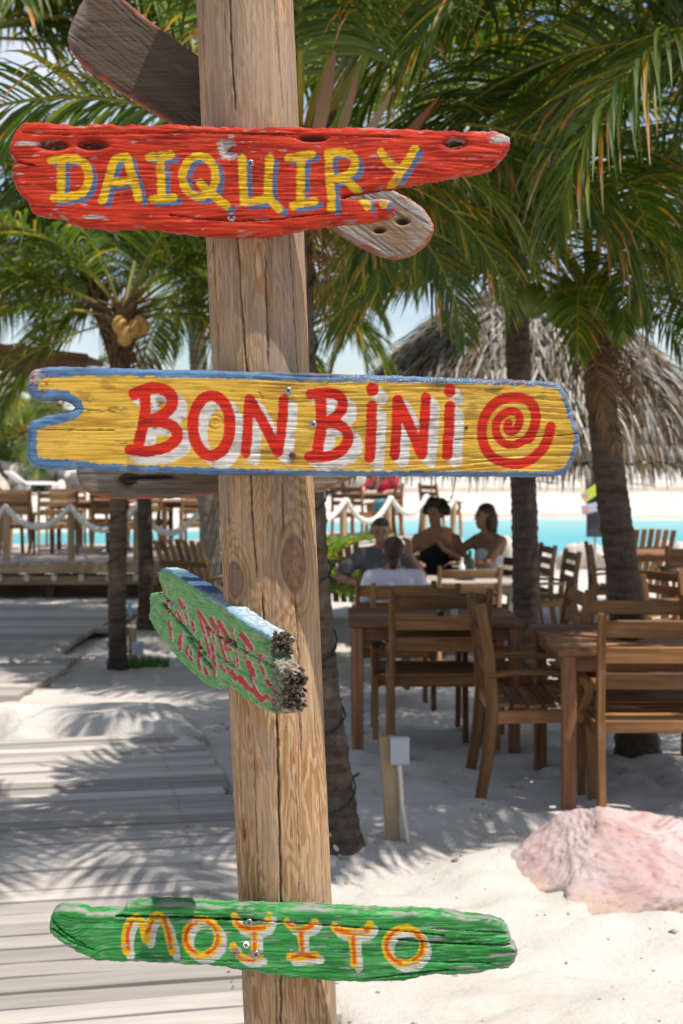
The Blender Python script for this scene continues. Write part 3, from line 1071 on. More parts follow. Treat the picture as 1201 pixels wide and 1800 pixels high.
def relief_grn(px, py, s, t, d):
    sw = np.exp(-((px - 120) / 55) ** 2) * .02 * np.sin((px - 85) / 30)
    r, b = grain(s, t + sw, 6, 190, .009, 101)
    amp = lerp(.0007, .0020, sstep(600, 800, px)) + .001 * sstep(160, 100, px)
    h = amp * (1 - r) + .0004 * b + .0005 * fbm(s * 20, t * 60, 3, 103)
    for cr, w, dp in (([(205, 1611), (330, 1613), (450, 1618)], 3.2, .010), ([(450, 1618), (560, 1625), (700, 1636), (780, 1645)], 1.8, .006), ([(700, 1652), (800, 1660), (905, 1662)], 2.6, .007), ([(640, 1722), (720, 1712), (800, 1704)], 2.4, .004), ([(740, 1690), (860, 1694)], 2.0, .004), ([(760, 1632), (890, 1640)], 1.8, .004), ([(90, 1615), (110, 1640), (150, 1662)], 2.5, .005), ([(92, 1632), (120, 1655), (165, 1670)], 2.0, .004), ([(250, 1682), (420, 1690)], 1.6, .002)):
        h = h + dp * stroke(px, py, cr, w, 111, .9, 1.0)
    return h


def paint_grn(px, py, s, t, d, h, side):
    n = len(px)
    v = fbm(s * 12, t * 70, 4, 121)
    c = np.tile(np.array([.045, .255, .058]), (n, 1))
    c = mixc(c, [.022, .15, .035], sstep(-.1, .7, v) * .75)
    c = mixc(c, [.085, .37, .11], sstep(.2, .9, -v) * .6)
    rough = np.full(n, .62) + .12 * v
    c = c * (1 - .45 * sstep(.05, .7, fbm(s * 7, t * 300, 3, 128)) + .12 * sstep(.1, .7, -fbm(s * 7, t * 300, 3, 128)))[:, None]
    if side == 0:
        wh = np.zeros(n); ye = np.zeros(n); rd = np.zeros(n)
        for k, (st_, wd, inner) in enumerate(L_GRN):
            st_ = np.asarray(st_, float)
            wh = np.maximum(wh, stroke(px, py, st_ + (8, 8), wd, k, 1.2))
            ye = np.maximum(ye, stroke(px, py, st_, wd, k + 20, 1.1))
            rd = np.maximum(rd, stroke(px, py, inner, 6.2, k + 50, 1.2))
        wear = 1 - .8 * sstep(.5, .85, fbm(s * 22, t * 200, 3, 123))
        c = mixc(c, [.50, .48, .44], wh * wear * .92)
        c = mixc(c, [.64, .36, .010], ye * wear)
        c = mixc(c, [.55, .055, .010], rd * wear * .92)
        chip = sstep(.35, .75, fbm(s * 16, t * 150, 3, 125) + .35 * sstep(660, 900, px) + .9 * np.exp(-((px - 165) / 55) ** 2) * sstep(1613, 1603, py) + .5 * sstep(105, 88, px) - .15)
        c = c + (GREYW * (1 + .4 * noise2(s * 20, t * 400, 7))[:, None] - c) * (chip * .75)[:, None]
        c = mixc(c, GREYW * .9, sstep(.62, .85, fbm(s * 28, t * 140, 3, 433)) * .75)
        for (cx, cy, rx, ry) in ((450, 1677, 16, 7), (413, 1675, 9, 8), (455, 1622, 18, 4)):
            k = sstep(1.2, .7, np.hypot((px - cx) / rx, (py - cy) / ry) + .3 * noise2(px * .2, py * .3, 4))
            c = mixc(c, [.17, .14, .115], k * .85)
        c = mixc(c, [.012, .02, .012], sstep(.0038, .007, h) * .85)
        rough = rough + .25 * chip
        c = mixc(c, [.018, .055, .022], cracklines(s, t, 421, 110) * .75)
    edge = sstep(.007, .001, d) * sstep(-.1, .5, fbm(s * 22, t * 50, 3, 127) + .25 * sstep(700, 880, px))
    c = mixc(c, GREYW * .8, edge * .85)
    return rgba(n, c, np.clip(rough, .3, .95))


r = board_root('sign_board', 'green board lettered MOJITO in yellow and red, lowest on the pole', 500, 1655, BY)
make_board('board', FP, OUT_GRN, BOARD_T, paint_grn, relief_grn, [], seed=7, edge_r=.007, jag=.0016, parent=r, origin=r.location)
add_screws(r, FP, [(438, 1622, .0058, 'metal', .001), (433, 1661, .0055, 'white_screw', .001), (450, 1678, .0062, 'metal', .001), (413, 1674, .005, 'rust', .002)])

# ---------------------------------------------------------- green board that points at the camera
SPL = SlantPlane(-.073, 1.75, -.36, 2.65)
OUT_SL = [(278, 1003), (288, 998), (305, 1008), (330, 1022), (352, 1037), (385, 1058), (420, 1085), (455, 1108), (478, 1122), (471, 1138), (474, 1160), (486, 1172), (494, 1190), (489, 1218), (494, 1240), (488, 1257), (470, 1252), (440, 1236), (415, 1219), (400, 1206), (386, 1205), (379, 1213), (360, 1203), (330, 1178), (300, 1145), (277, 1115), (262, 1092), (260, 1080), (264, 1070), (261, 1048), (266, 1042), (284, 1044), (285, 1036), (278, 1022)]
L_SL = [([(287.0, 1028.0), (290.6, 1044.6)], 1.6), ([(288.2, 1058.8), (290.6, 1071.9)], 1.8), ([(293.0, 1054.1), (295.3, 1080.2)], 2.7), ([(296.5, 1092.0), (298.9, 1108.7), (300.1, 1125.3)], 3.5), ([(314.3, 1054.1), (322.6, 1068.3)], 5.7), ([(306.0, 1082.5), (309.6, 1070.7), (319.1, 1094.4)], 3.3), ([(317.2, 1073.1), (323.8, 1096.8)], 1.6), ([(326.2, 1077.8), (329.8, 1099.2)], 1.8), ([(317.9, 1115.8), (314.3, 1127.6), (316.2, 1141.9)], 4.9), ([(330.9, 1134.8), (326.2, 1141.9), (329.8, 1153.7)], 3.5), ([(335.7, 1141.9), (333.3, 1156.1), (336.9, 1160.9)], 3.1), ([(338.1, 1094.4), (340.4, 1108.7)], 4.7), ([(349.9, 1127.6), (347.5, 1156.1), (351.1, 1175.1)], 4.9), ([(359.4, 1172.7), (363.0, 1184.6)], 4.3), ([(346.4, 1073.1), (361.8, 1094.4), (367.7, 1115.8)], 5.3), ([(349.9, 1084.9), (361.8, 1122.9), (367.7, 1153.7)], 3.7), ([(370.1, 1087.3), (378.4, 1103.9)], 6.7), ([(373.7, 1113.4), (377.2, 1132.4)], 2.7), ([(371.3, 1132.4), (373.7, 1156.1), (378.4, 1170.4), (376.0, 1187.0)], 4.7), ([(384.3, 1094.4), (397.4, 1118.1)], 6.9), ([(380.8, 1101.5), (387.9, 1132.4), (397.4, 1163.2)], 4.1), ([(397.4, 1122.9), (395.0, 1141.9), (404.5, 1141.9)], 5.1), ([(387.9, 1170.4), (395.0, 1179.8)], 4.3), ([(399.8, 1175.1), (414.0, 1194.1)], 5.1), ([(406.9, 1179.8), (414.0, 1189.3)], 5.7), ([(406.9, 1103.9), (412.8, 1132.4)], 2.0), ([(410.4, 1156.1), (414.0, 1175.1)], 1.8), ([(412.8, 1137.1), (418.7, 1175.1)], 2.0), ([(421.1, 1191.7), (436.5, 1210.7)], 9.0), ([(423.5, 1115.8), (430.6, 1122.9), (441.3, 1139.5)], 7.6), ([(428.2, 1132.4), (431.8, 1156.1)], 3.9), ([(435.4, 1165.6), (444.8, 1187.0)], 8.2), ([(440.1, 1194.1), (452.0, 1217.8)], 3.5), ([(444.8, 1213.1), (459.1, 1229.7)], 8.2), ([(452.0, 1151.4), (461.5, 1156.1)], 5.7), ([(454.3, 1163.2), (462.6, 1187.0)], 3.9), ([(466.2, 1196.5), (479.3, 1221.4)], 3.9), ([(466.2, 1224.9), (482.8, 1236.8)], 6.9)]


def relief_sl(px, py, s, t, d):
    r, b = grain(s, t, 9, 170, .012, 141)
    h = .0024 * (1 - r) + .0008 * b
    for cr, w, dp in (([(286, 1062), (310, 1090), (345, 1128), (360, 1150)], 4, .010), ([(360, 1100), (400, 1130), (440, 1150), (475, 1172)], 2, .006), ([(330, 1120), (350, 1150), (372, 1175)], 5, .009), ([(395, 1120), (412, 1132)], 6, .008), ([(270, 1070), (300, 1105)], 1.6, .004), ([(380, 1150), (430, 1185), (485, 1220)], 1.5, .004), ([(283, 1040), (300, 1062)], 3, .008)):
        h = h + dp * stroke(px, py, cr, w, 151, 1.2, 1.4)
    endk = sstep(452, 476, px + .12 * (py - 1180) * -1)
    h = h + endk * (.006 * np.abs(fbm(s * 160, t * 160, 3, 143)) + .002)
    return h


def paint_sl(px, py, s, t, d, h, side):
    n = len(px)
    v = fbm(s * 20, t * 70, 4, 161)
    c = np.tile(np.array([.13, .34, .085]), (n, 1))
    c = mixc(c, [.08, .22, .06], sstep(-.1, .7, v) * .7)
    c = mixc(c, [.16, .36, .13], sstep(.2, .9, -v) * .5)
    rough = np.full(n, .6)
    if side == 0:
        wh = np.zeros(n); rd = np.zeros(n)
        for k, (st_, wd) in enumerate(L_SL):
            st_ = np.asarray(st_, float)
            wd = wd * 1.15
            wh = np.maximum(wh, stroke(px, py, st_ + (2.2, .3), wd + 1.2, k, .5, .5))
            rd = np.maximum(rd, stroke(px, py, st_, wd, k + 20, .5, .6))
        sw_ = sstep(.3, .6, noise2(px * .05 + py * .02, py * .22 - px * .15, 169))
        c = mixc(c, [.42, .38, .32], sw_ * .6)
        c = mixc(c, [.47, .42, .36], wh * .85)
        c = mixc(c, [.46, .022, .018], rd)
        chip = sstep(.42, .8, fbm(s * 30, t * 120, 3, 163) + .25 * sstep(400, 480, px))
        c = c + (GREYW - c) * (chip * .8)[:, None]
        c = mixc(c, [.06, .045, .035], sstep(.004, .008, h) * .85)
    top = sstep(-.02, .02, 0)  # upper edge in worn blue, shade on its left part painted navy
    ty = np.interp(px, [278, 305, 352, 420, 478], [1003, 1008, 1037, 1085, 1122])
    if side >= 1:
        isup = (py < ty + 9)
        bl = np.tile(np.array([.05, .10, .19]), (n, 1))
        bl = mixc(bl, [.27, .38, .47], sstep(352, 378, px) * .9)  # sunlit right part painted as a paler blue
        bl = mixc(bl, [.52, .54, .46], sstep(-.15, .3, fbm(s * 60, t * 140, 3, 165)) * sstep(352, 378, px) * .85)
        bl = mixc(bl, [.38, .55, .45], sstep(305, 290, px) * .7)
        bl = c * 0 + bl
        c = np.where(isup[:, None], bl, mixc(c, GREYW, np.full(n, .55)))
    else:
        up = sstep(.007, .002, d) * (py < ty + 10)
        c = mixc(c, [.07, .13, .22], up * .85 * (1 - sstep(352, 378, px)))
        c = mixc(c, [.25, .38, .50], up * .85 * sstep(352, 378, px))
    endk = sstep(468, 482, px)
    wood = np.tile(np.array([.20, .155, .125]), (n, 1))
    wood = mixc(wood, [.07, .05, .04], sstep(0, .6, fbm(s * 140, t * 140, 3, 167)))
    wood = mixc(wood, [.36, .31, .26], sstep(.1, .7, -fbm(s * 140, t * 140, 3, 167)))
    c = c + (wood - c) * (endk * (1 if side else .8))[:, None]
    return rgba(n, c, np.clip(rough, .3, .95))


r = board_root('sign_board', 'splintered green board with faded red letters, end pointing at the viewer', 390, 1130, 2.1)
make_board('board', SPL, OUT_SL, .035, paint_sl, relief_sl, [], step=(.0016, .0011), seed=9, edge_r=.005, jag=.002, flip=True, parent=r, origin=r.location)
add_screws(r, FP, [])
# rough broken end grain of that board
eg = MB()
rr_ = random.Random(4)
ntri = []
for k in range(120):
    tt = rr_.random(); nn = rr_.random()
    zt, zb = (1.362, 1.334) if rr_.random() < .35 else (1.322, 1.268)
    z = lerp(zb, zt, tt) + rr_.uniform(-.004, .004)
    base_s = .008 if z < 1.328 else .068
    D = .003 + nn * .029
    p = SPL.world(np.array([base_s - .0]), np.array([z - CAMZ]), np.array([D]))[0]
    e3 = Vector((-SPL.e[0], -SPL.e[1], 0)); n3 = Vector((SPL.n[0], SPL.n[1], 0))
    p = Vector(p) - r.location
    a = rr_.uniform(.002, .007); ln = rr_.uniform(-.004, .005)
    eg.beam([p - e3 * .012, p + e3 * ln * .6, p + e3 * ln + n3 * rr_.uniform(-.002, .002)], [a, a * .9, a * .55], [a * rr_.uniform(.3, .9), a * .6, a * .3], up=(rr_.uniform(-1, 1), rr_.uniform(-1, 1), rr_.uniform(-1, 1)), ch=.0006)
eg.c = [(lambda q: (.105 * q, .078 * q, .056 * q))(rr_.uniform(.45, 1.5)) for _ in eg.v]
tag(eg.build('end_grain', m_vcol('end_grain', .9, .1, .3, 500), r), 'dark splintered end grain', kind='stuff')

# ---------------------------------------------------------- bare boards on the back of the pole
def relief_grey(px, py, s, t, d):
    a = math.radians(GREY_ANG)
    u = s * math.cos(a) + t * math.sin(a); v = -s * math.sin(a) + t * math.cos(a)
    r, b = grain(u, v, 8, 190, .008, 171)
    h = .0016 * (1 - r) + .0004 * b
    for (cx, cy, rx, ry) in GREY_HOLES:
        h = h + .012 * np.exp(-(((px - cx) * .9 / rx) ** 2 + ((py - cy) / ry) ** 2) ** 2)
    return h


def paint_grey(px, py, s, t, d, h, side):
    n = len(px)
    a = math.radians(GREY_ANG)
    u = s * math.cos(a) + t * math.sin(a); v = -s * math.sin(a) + t * math.cos(a)
    c = np.tile(np.array([.33, .30, .27]), (n, 1))
    g = fbm(u * 9, v * 150, 4, 173)
    c = mixc(c, [.20, .165, .135], sstep(-.1, .7, g) * .8)
    c = mixc(c, [.47, .44, .40], sstep(.2, .9, -g) * .6)
    br = fbm(u * 5, v * 12, 3, 175)
    c = mixc(c, [.20, .115, .05], sstep(0, .7, br) * GREY_BROWN)
    c = mixc(c, [.10, .085, .07], sstep(.1, .8, -br) * GREY_BROWN * .8)
    left_shade = sstep(560, 330, px) * GREY_BROWN * sstep(-.9, .3, fbm(u * 6, v * 20, 3, 179) + .35) * sstep(110, 175, px + .3 * py)  # palm shade over the left part, painted in as dark brown
    c = mixc(c, [.085, .058, .038], np.clip(left_shade * 1.5, 0, .92))
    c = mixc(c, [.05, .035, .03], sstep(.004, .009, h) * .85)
    rim = sstep(.0045, .001, d + .004 * noise2(px * .05, py * .05, 4) + .002 * noise2(px * .3, py * .3, 5)) * .8
    if side == 1: rim = np.ones(n)
    c = mixc(c, [.36, .075, .045], rim * sstep(-.5, .1, fbm(s * 40, t * 40, 3, 177) + .25))
    return rgba(n, c, np.full(n, .85))


FPB = FrontPlane(POLE_Y + .077)
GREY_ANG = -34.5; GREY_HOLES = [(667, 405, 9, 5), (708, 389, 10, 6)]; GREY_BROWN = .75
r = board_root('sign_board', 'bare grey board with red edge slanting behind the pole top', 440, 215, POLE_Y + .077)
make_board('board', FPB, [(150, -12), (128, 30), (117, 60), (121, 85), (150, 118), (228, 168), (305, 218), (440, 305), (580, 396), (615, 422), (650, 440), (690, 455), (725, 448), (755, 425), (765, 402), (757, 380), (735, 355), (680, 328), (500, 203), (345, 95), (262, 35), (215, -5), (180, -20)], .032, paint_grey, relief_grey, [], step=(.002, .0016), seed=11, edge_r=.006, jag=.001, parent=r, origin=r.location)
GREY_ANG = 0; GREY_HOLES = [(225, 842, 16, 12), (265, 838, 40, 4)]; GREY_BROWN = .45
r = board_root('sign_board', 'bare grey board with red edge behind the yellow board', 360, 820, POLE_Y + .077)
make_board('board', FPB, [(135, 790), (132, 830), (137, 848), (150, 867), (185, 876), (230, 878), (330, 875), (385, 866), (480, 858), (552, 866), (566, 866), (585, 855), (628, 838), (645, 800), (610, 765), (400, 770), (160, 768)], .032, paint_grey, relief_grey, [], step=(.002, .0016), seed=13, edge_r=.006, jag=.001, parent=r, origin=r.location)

# ================================================================== POLE
def pole_center(py):
    return 430 + 81 * py / 1800.0


pole = thing('sign_post', 'thick round pine pole carrying the painted boards', 'signpost', (float((pole_center(2594) - CX) / F * POLE_Y), POLE_Y, 0))
npole, hp = 300, 620
py_top, py_bot = -190.0, 2640.0
PY = np.linspace(py_top, py_bot, hp)
TH = np.linspace(-math.pi, math.pi, npole, endpoint=False)
TT, PP = np.meshgrid(TH, PY)
tt, pp = TT.ravel(), PP.ravel()
R0 = 84.0 + np.interp(pp, [-200, 0, 500, 900, 1800, 2700], [1.5, 1.0, 1.5, -.5, -3, -4])
off = R0 * np.sin(tt)                    # trace offset from the pole's axis on the visible half
vis = np.cos(tt) > 0
zz = pp * POLE_Y / F
knots = [(985, 46, 24, 46), (1014, -58, 19, 30)]
arc = tt * R0
f = 2.6 * noise2(arc * .020, pp * .0032, 201) + 1.1 * noise2(arc * .05, pp * .009, 203) + .35 * noise2(arc * .11, pp * .02, 205)
kn_in = np.zeros(len(tt)); near = np.zeros(len(tt))
for (ky, ko, kx, kyr) in knots:
    ka = math.asin(ko / 84.0) * 84.0
    q = np.hypot((arc - ka) / kx, (pp - ky) / kyr)
    f = f * (1 - .75 * np.exp(-(q / 1.9) ** 4)) + 2.3 * np.exp(-(q / 2.3) ** 2) * q + .8 * np.exp(-(q / 2.6) ** 2)
    kn_in = np.maximum(kn_in, sstep(1.05, .9, q))
    near = np.maximum(near, np.exp(-(q / 2.2) ** 2))
ph = f * 1.35
band = sstep(.38, .62, np.sin(ph * 2 * math.pi) * .5 + .5 + .25 * noise2(arc * .2, pp * .015, 207))
fine = fbm(arc * .35, pp * .012, 4, 209)
c = np.tile(np.array([.45, .32, .205]), (len(tt), 1))
c = mixc(c, [.30, .155, .058], band * .9 * sstep(-.5, .5, noise2(arc * .012, pp * .004, 211) + .25))
c = mixc(c, [.42, .305, .205], sstep(.1, .9, fine) * .5)
c = mixc(c, [.18, .105, .056], sstep(.15, .9, -fine) * .5)
wth = sstep(.0, .8, fbm(arc * .012, pp * .0035, 3, 213) + np.interp(pp, [-200, 0, 250, 700, 1000, 1500, 1800], [.95, .9, .75, .4, .1, -.25, .0]))
c = mixc(c, [.26, .215, .185], wth * .6)
kcol = fbm(arc * .12, pp * .12, 3, 221)
c = mixc(c, [.24, .135, .085], np.clip(kn_in * .6 + near * .15, 0, 1))
c = mixc(c, [.13, .085, .06], kn_in * sstep(.1, .6, noise2(arc * .10, pp * .5, 223)) * .7)
c = mixc(c, [.19, .155, .135], kn_in * (arc < 0) * .75)
ring_q = np.zeros(len(tt))
for (ky, ko, kx, kyr) in knots:
    ka = math.asin(ko / 84.0) * 84.0
    q = np.hypot((arc - ka) / kx, (pp - ky) / kyr)
    ring_q = np.maximum(ring_q, np.exp(-((q - 1.0) / .09) ** 2))
c = mixc(c, [.12, .075, .045], ring_q * .6)
for (ky, ko, kx, kyr) in knots:
    ka = math.asin(ko / 84.0) * 84.0
    q = np.hypot((arc - ka) / kx, (pp - ky) / (kyr * 1.12)) + .10 * noise2(arc * .03, pp * .02, 227)
    rg = sstep(.55, .95, np.sin(q * 15) * .5 + .5) * np.exp(-((q - 1.5) / .75) ** 2)
    c = mixc(c, [.17, .105, .06], rg * .55)
    c = mixc(c, [.36, .25, .185], np.exp(-((q - 1.12) / .07) ** 2) * .6)
    c = mixc(c, [.14, .085, .055], kn_in * sstep(.6, .95, np.sin(q * 26) * .5 + .5) * .4)
CR = [([(-190, -20), (0, -20), (120, -22), (215, -19)], 2.4), ([(-190, 52), (0, 54), (215, 62)], 1.6), ([(0, -70), (210, -72)], 1.6),
      ([(400, -25), (520, -25), (580, -23), (650, -20), (760, -19), (900, -23), (1015, -18)], 2.6), ([(450, 21), (560, 19), (650, 17)], 2.2), ([(400, 62), (520, 64), (650, 65), (740, 66)], 1.8), ([(410, -70), (650, -68)], 1.6), ([(835, 32), (900, 31), (940, 29)], 1.8), ([(835, 62), (920, 62), (980, 60)], 1.7), ([(835, -64), (930, -64)], 1.8), ([(900, 5), (930, 5)], 1.4),
      ([(1030, -12), (1080, -10), (1130, -9)], 2.0), ([(1035, 45), (1130, 47), (1240, 44), (1320, 44)], 2.2), ([(1180, 4), (1255, 5), (1400, 1), (1500, -1), (1600, -5), (1700, -9), (1800, -14)], 3.4), ([(1560, -10), (1640, -16), (1800, -20)], 1.8), ([(1230, 69), (1400, 72), (1600, 68), (1800, 66)], 1.6), ([(1300, -38), (1590, -42)], 1.4), ([(1280, -64), (1420, -66)], 1.5), ([(1300, 30), (1480, 33), (1600, 25)], 1.2), ([(1560, 52), (1760, 54)], 1.4), ([(1700, 30), (1900, 33)], 1.5)]
dep = .0005 * fine + .0011 * ring_q - .0022 * near * .5 + .0012 * kn_in * noise2(arc * .2, pp * .2, 215)
for k, (cr, w) in enumerate(CR):
    pts = np.array([(math.asin(max(-.99, min(.99, o / 84.0))) * 84.0, y) for y, o in cr])
    m = stroke(arc + 1.1 * noise2(arc * 0, pp * .05, 300 + k), pp, pts, w, 200 + k, .5, 1.0) * vis
    endf = sstep(cr[0][0], cr[0][0] + 25, pp) * sstep(cr[-1][0], cr[-1][0] - 25, pp)
    m = m * (.35 + .65 * endf)
    dep = dep + .0045 * m * min(1, w / 2.2)
    c = mixc(c, [.06, .04, .028], m * .85)
for k in range(26):  # cracks round the back
    a0 = random.uniform(1.7, 4.6); a0 = a0 if a0 < math.pi else a0 - 2 * math.pi
    y0 = random.uniform(-150, 2300); y1 = y0 + random.uniform(150, 700)
    m = stroke(arc, pp, [(a0 * 84, y0), (a0 * 84 + random.uniform(-6, 6), y1)], 1.8, k, .5, 1.2)
    dep = dep + .003 * m; c = mixc(c, [.05, .033, .025], m * .85)
q = np.hypot((off + 64 + (pp - 1440) * -.1) / 3.4, (pp - 1443) / 20) + (~vis) * 9
hl = sstep(1.15, .8, q)
dep = dep + .006 * hl; c = mixc(c, [.16, .055, .02], hl * .85)
c = c * np.array([.98, .90, .81])
rad = (R0 * POLE_Y / F) * (1 + .012 * noise2(tt * 1.2, pp * .002, 217)) - dep
axx = (430 + 81 * pp / 1800.0 - CX) / F * POLE_Y
X = axx + rad * np.sin(tt); Yv = POLE_Y - rad * np.cos(tt); Z = CAMZ - (pp - HY) / F * POLE_Y
V = np.stack([X, Yv, Z], 1) - np.array(pole.location)
ii = np.arange(len(tt)).reshape(hp, npole)
jn = np.roll(ii, -1, 1)
FQ = np.stack([ii[:-1], ii[1:], jn[1:], jn[:-1]], -1).reshape(-1, 4)
nV = len(V)
# top and bottom caps
Vt = np.concatenate([V, [V[:npole].mean(0)], [V[-npole:].mean(0)]])
cap = [(nV, ii[0][k], ii[0][(k + 1) % npole], ii[0][(k + 1) % npole]) for k in range(0)]
me = raw_mesh('pole', V, FQ, M['poleskin'], c)
link('pole', me, pole)
mb = MB(); mb.lathe([(.072, 0), (.0725, .004), (.05, .009), (.012, .010)], 32, V[:npole].mean(0))
mb.c = [(.33, .28, .23)] * len(mb.v)
mb.build('pole_top', M['poleskin'], pole)

# ================================================================== PALMS
def frond_mesh(seed, elev, L=2.5, droop=95, leaf=.62, n=66, hang=.5, dry=0.0, brown_tip=.20, wid=.0165, tint=(1, 1, 1), mat=None, pet=.17):
    rn = random.Random(seed)
    NS = 26
    pts = [Vector((0, 0, 0))]; tans = []
    sidec = rn.uniform(-.25, .25)
    for i in range(NS + 1):
        t = i / NS
        a = math.radians(max(-86, elev - droop * t ** 1.35))
        yaw = sidec * t * t
        d = Vector((math.cos(a) * math.cos(yaw), math.cos(a) * math.sin(yaw), math.sin(a)))
        tans.append(d)
        if i < NS: pts.append(pts[-1] + d * (L / NS))
    V = []; Fc = []; Cc = []
    # rachis
    base = len(V)
    for i, p in enumerate(pts):
        t = i / NS
        T = tans[i]
        S = T.cross(Vector((0, 0, 1)))
        if S.length < .05: S = Vector((0, -1, 0))
        S.normalize(); U = S.cross(T)
        w = lerp(.030, .004, t ** .7) * (1.9 if i == 0 else 1); h = lerp(.018, .004, t)
        for (x, y) in ((-w, 0), (0, -h), (w, 0), (0, h * .6)):
            V.append(p + S * x + U * y)
            cc = Vector((.22, .22, .045)) if not dry else Vector((.24, .15, .075))
            if t < .15: cc = cc.lerp(Vector((.19, .12, .05)), 1 - t / .15)
            Cc.append(cc * rn.uniform(.9, 1.1))
    for i in range(NS):
        for j in range(4):
            a = base + i * 4 + j; b = base + i * 4 + (j + 1) % 4
            Fc.append((a, b, b + 4, a + 4))
    # leaflets
    for i in range(n):
        t = pet + (1 - pet) * (i + .5) / n
        fi = t * NS; k = min(int(fi), NS - 1)
        for side in (-1, 1):
            if rn.random() < .03 + .12 * dry: continue
            tj = min(.999, max(0, t + rn.uniform(-.006, .006)))
            fi = tj * NS; k = min(int(fi), NS - 1); fr = fi - k
            p = pts[k].lerp(pts[k + 1], fr); T = tans[k].lerp(tans[min(k + 1, NS)], fr).normalized()
            S = T.cross(Vector((0, 0, 1)))
            if S.length < .05: S = Vector((0, -1, 0))
            S.normalize(); U = S.cross(T).normalized()
            u = (t - pet) / (1 - pet)
            ln = leaf * (.62 + .38 * math.sin(math.pi * min(1, .18 + .62 * u))) * (1 - .62 * max(0, (u - .62) / .38)) * rn.uniform(.86, 1.1)
            d = (T * (.40 + .75 * u) + S * side * (1.05 - .45 * u) + U * rn.uniform(.05, .42)).normalized()
            hg = hang * rn.uniform(.7, 1.35)
            sg = 6
            q = p + S * side * .006
            w0 = wid * rn.uniform(.8, 1.2) * (.7 + .3 * math.sin(math.pi * min(1, u + .15)))
            b = len(V)
            tw = rn.uniform(-.5, .5)
            lc = rn.random()
            green = Vector((.030, .068, .013)).lerp(Vector((.085, .115, .020)), lc ** 1.8)
            if rn.random() < .06: green = Vector((.20, .19, .03))
            green = Vector((green.x * tint[0], green.y * tint[1], green.z * tint[2]))
            isbr = rn.random() < brown_tip
            tipb = rn.uniform(.55, .95) if isbr else 1.2
            dr = rn.random() < dry
            for s_ in range(sg + 1):
                v = s_ / sg
                Wd = T - d * T.dot(d)
                if Wd.length < .1: Wd = U - d * U.dot(d)
                Wd.normalize()
                N = Wd.cross(d).normalized()
                Wd2 = (Wd * math.cos(tw) + N * math.sin(tw)).normalized()
                N2 = Wd2.cross(d).normalized()
                ww = w0 * (.45 + 1.1 * v) if v < .35 else w0 * .83 * (1 - ((v - .35) / .65) ** 1.7) + .0008
                V.append(q + Wd2 * ww + N2 * ww * .35); V.append(q.copy()); V.append(q - Wd2 * ww + N2 * ww * .35)
                if dr: cc = Vector((.27, .165, .08)) * lerp(.6, 1.25, lc)
                elif v > tipb: cc = Vector((.36, .27, .17)) if v > tipb + .16 else Vector((.30, .10, .02))
                elif v > tipb - .18: cc = green.lerp(Vector((.34, .22, .02)), .75)
                else: cc = green
                Cc += [cc, cc * 1.12, cc]
                q = q + d * (ln / sg)
                d = (d + Vector((0, 0, -1)) * hg * (.18 + .5 * v) + Vector((rn.uniform(-.05, .05), rn.uniform(-.05, .05), 0))).normalized()
            for s_ in range(sg):
                o = b + s_ * 3
                Fc.append((o, o + 1, o + 4, o + 3)); Fc.append((o + 1, o + 2, o + 5, o + 4))
    V = np.array([tuple(p) for p in V]); C = np.array([tuple(p) for p in Cc])
    return raw_mesh('frond', V, np.array(Fc), mat or M['leaf'], C, True)


FR = {}
for e_, dp_ in ((80, 95), (62, 105), (45, 105), (25, 95), (5, 85), (-20, 60), (-45, 38)):
    FR[e_] = [frond_mesh(100 + e_ * 3 + k, e_, 2.5 + .15 * k, dp_ + 8 * k, .72, 88, .55 + .22 * k, 0.0, .04 + .12 * k) for k in range(2)]
FRDRY = [frond_mesh(900 + k, -40 - 18 * k, 1.7, 42, .5, 40, .9, .9, .5, .014, mat=M['dry']) for k in range(2)]
FRSMALL = [frond_mesh(950 + k, 60 - 25 * k, 1.0, 70, .34, 34, .3, 0, .05, .016, (1.7, 1.7, 1.2), M['leaf_bright']) for k in range(3)]


def coconut_mesh(mat):
    mb = MB()
    prof = []
    for i in range(9):
        a = math.pi * i / 8
        prof.append((max(.001, .082 * math.sin(a) * (1 + .08 * math.cos(a))), -.11 * math.cos(a)))
    mb.lathe(prof, 12)
    mb.v = [(x * (1 + .06 * math.cos(3 * math.atan2(y, x))), y * (1 + .06 * math.cos(3 * math.atan2(y, x))), z) for x, y, z in mb.v]
    return mb.mesh('coconut', mat, True)


COCO_G = coconut_mesh(M['coco_green']); COCO_O = coconut_mesh(M['coco_orange'])


def smooth_path(pts, n):
    P = np.array([tuple(p) for p in pts], float)
    L = np.concatenate([[0], np.cumsum(np.linalg.norm(np.diff(P, axis=0), axis=1))])
    u = np.linspace(0, L[-1], n)
    Q = np.stack([np.interp(u, L, P[:, k]) for k in range(3)], 1)
    for _ in range(max(3, n // 14)):
        Q[1:-1] = .25 * Q[:-2] + .5 * Q[1:-1] + .25 * Q[2:]
    return Q, u


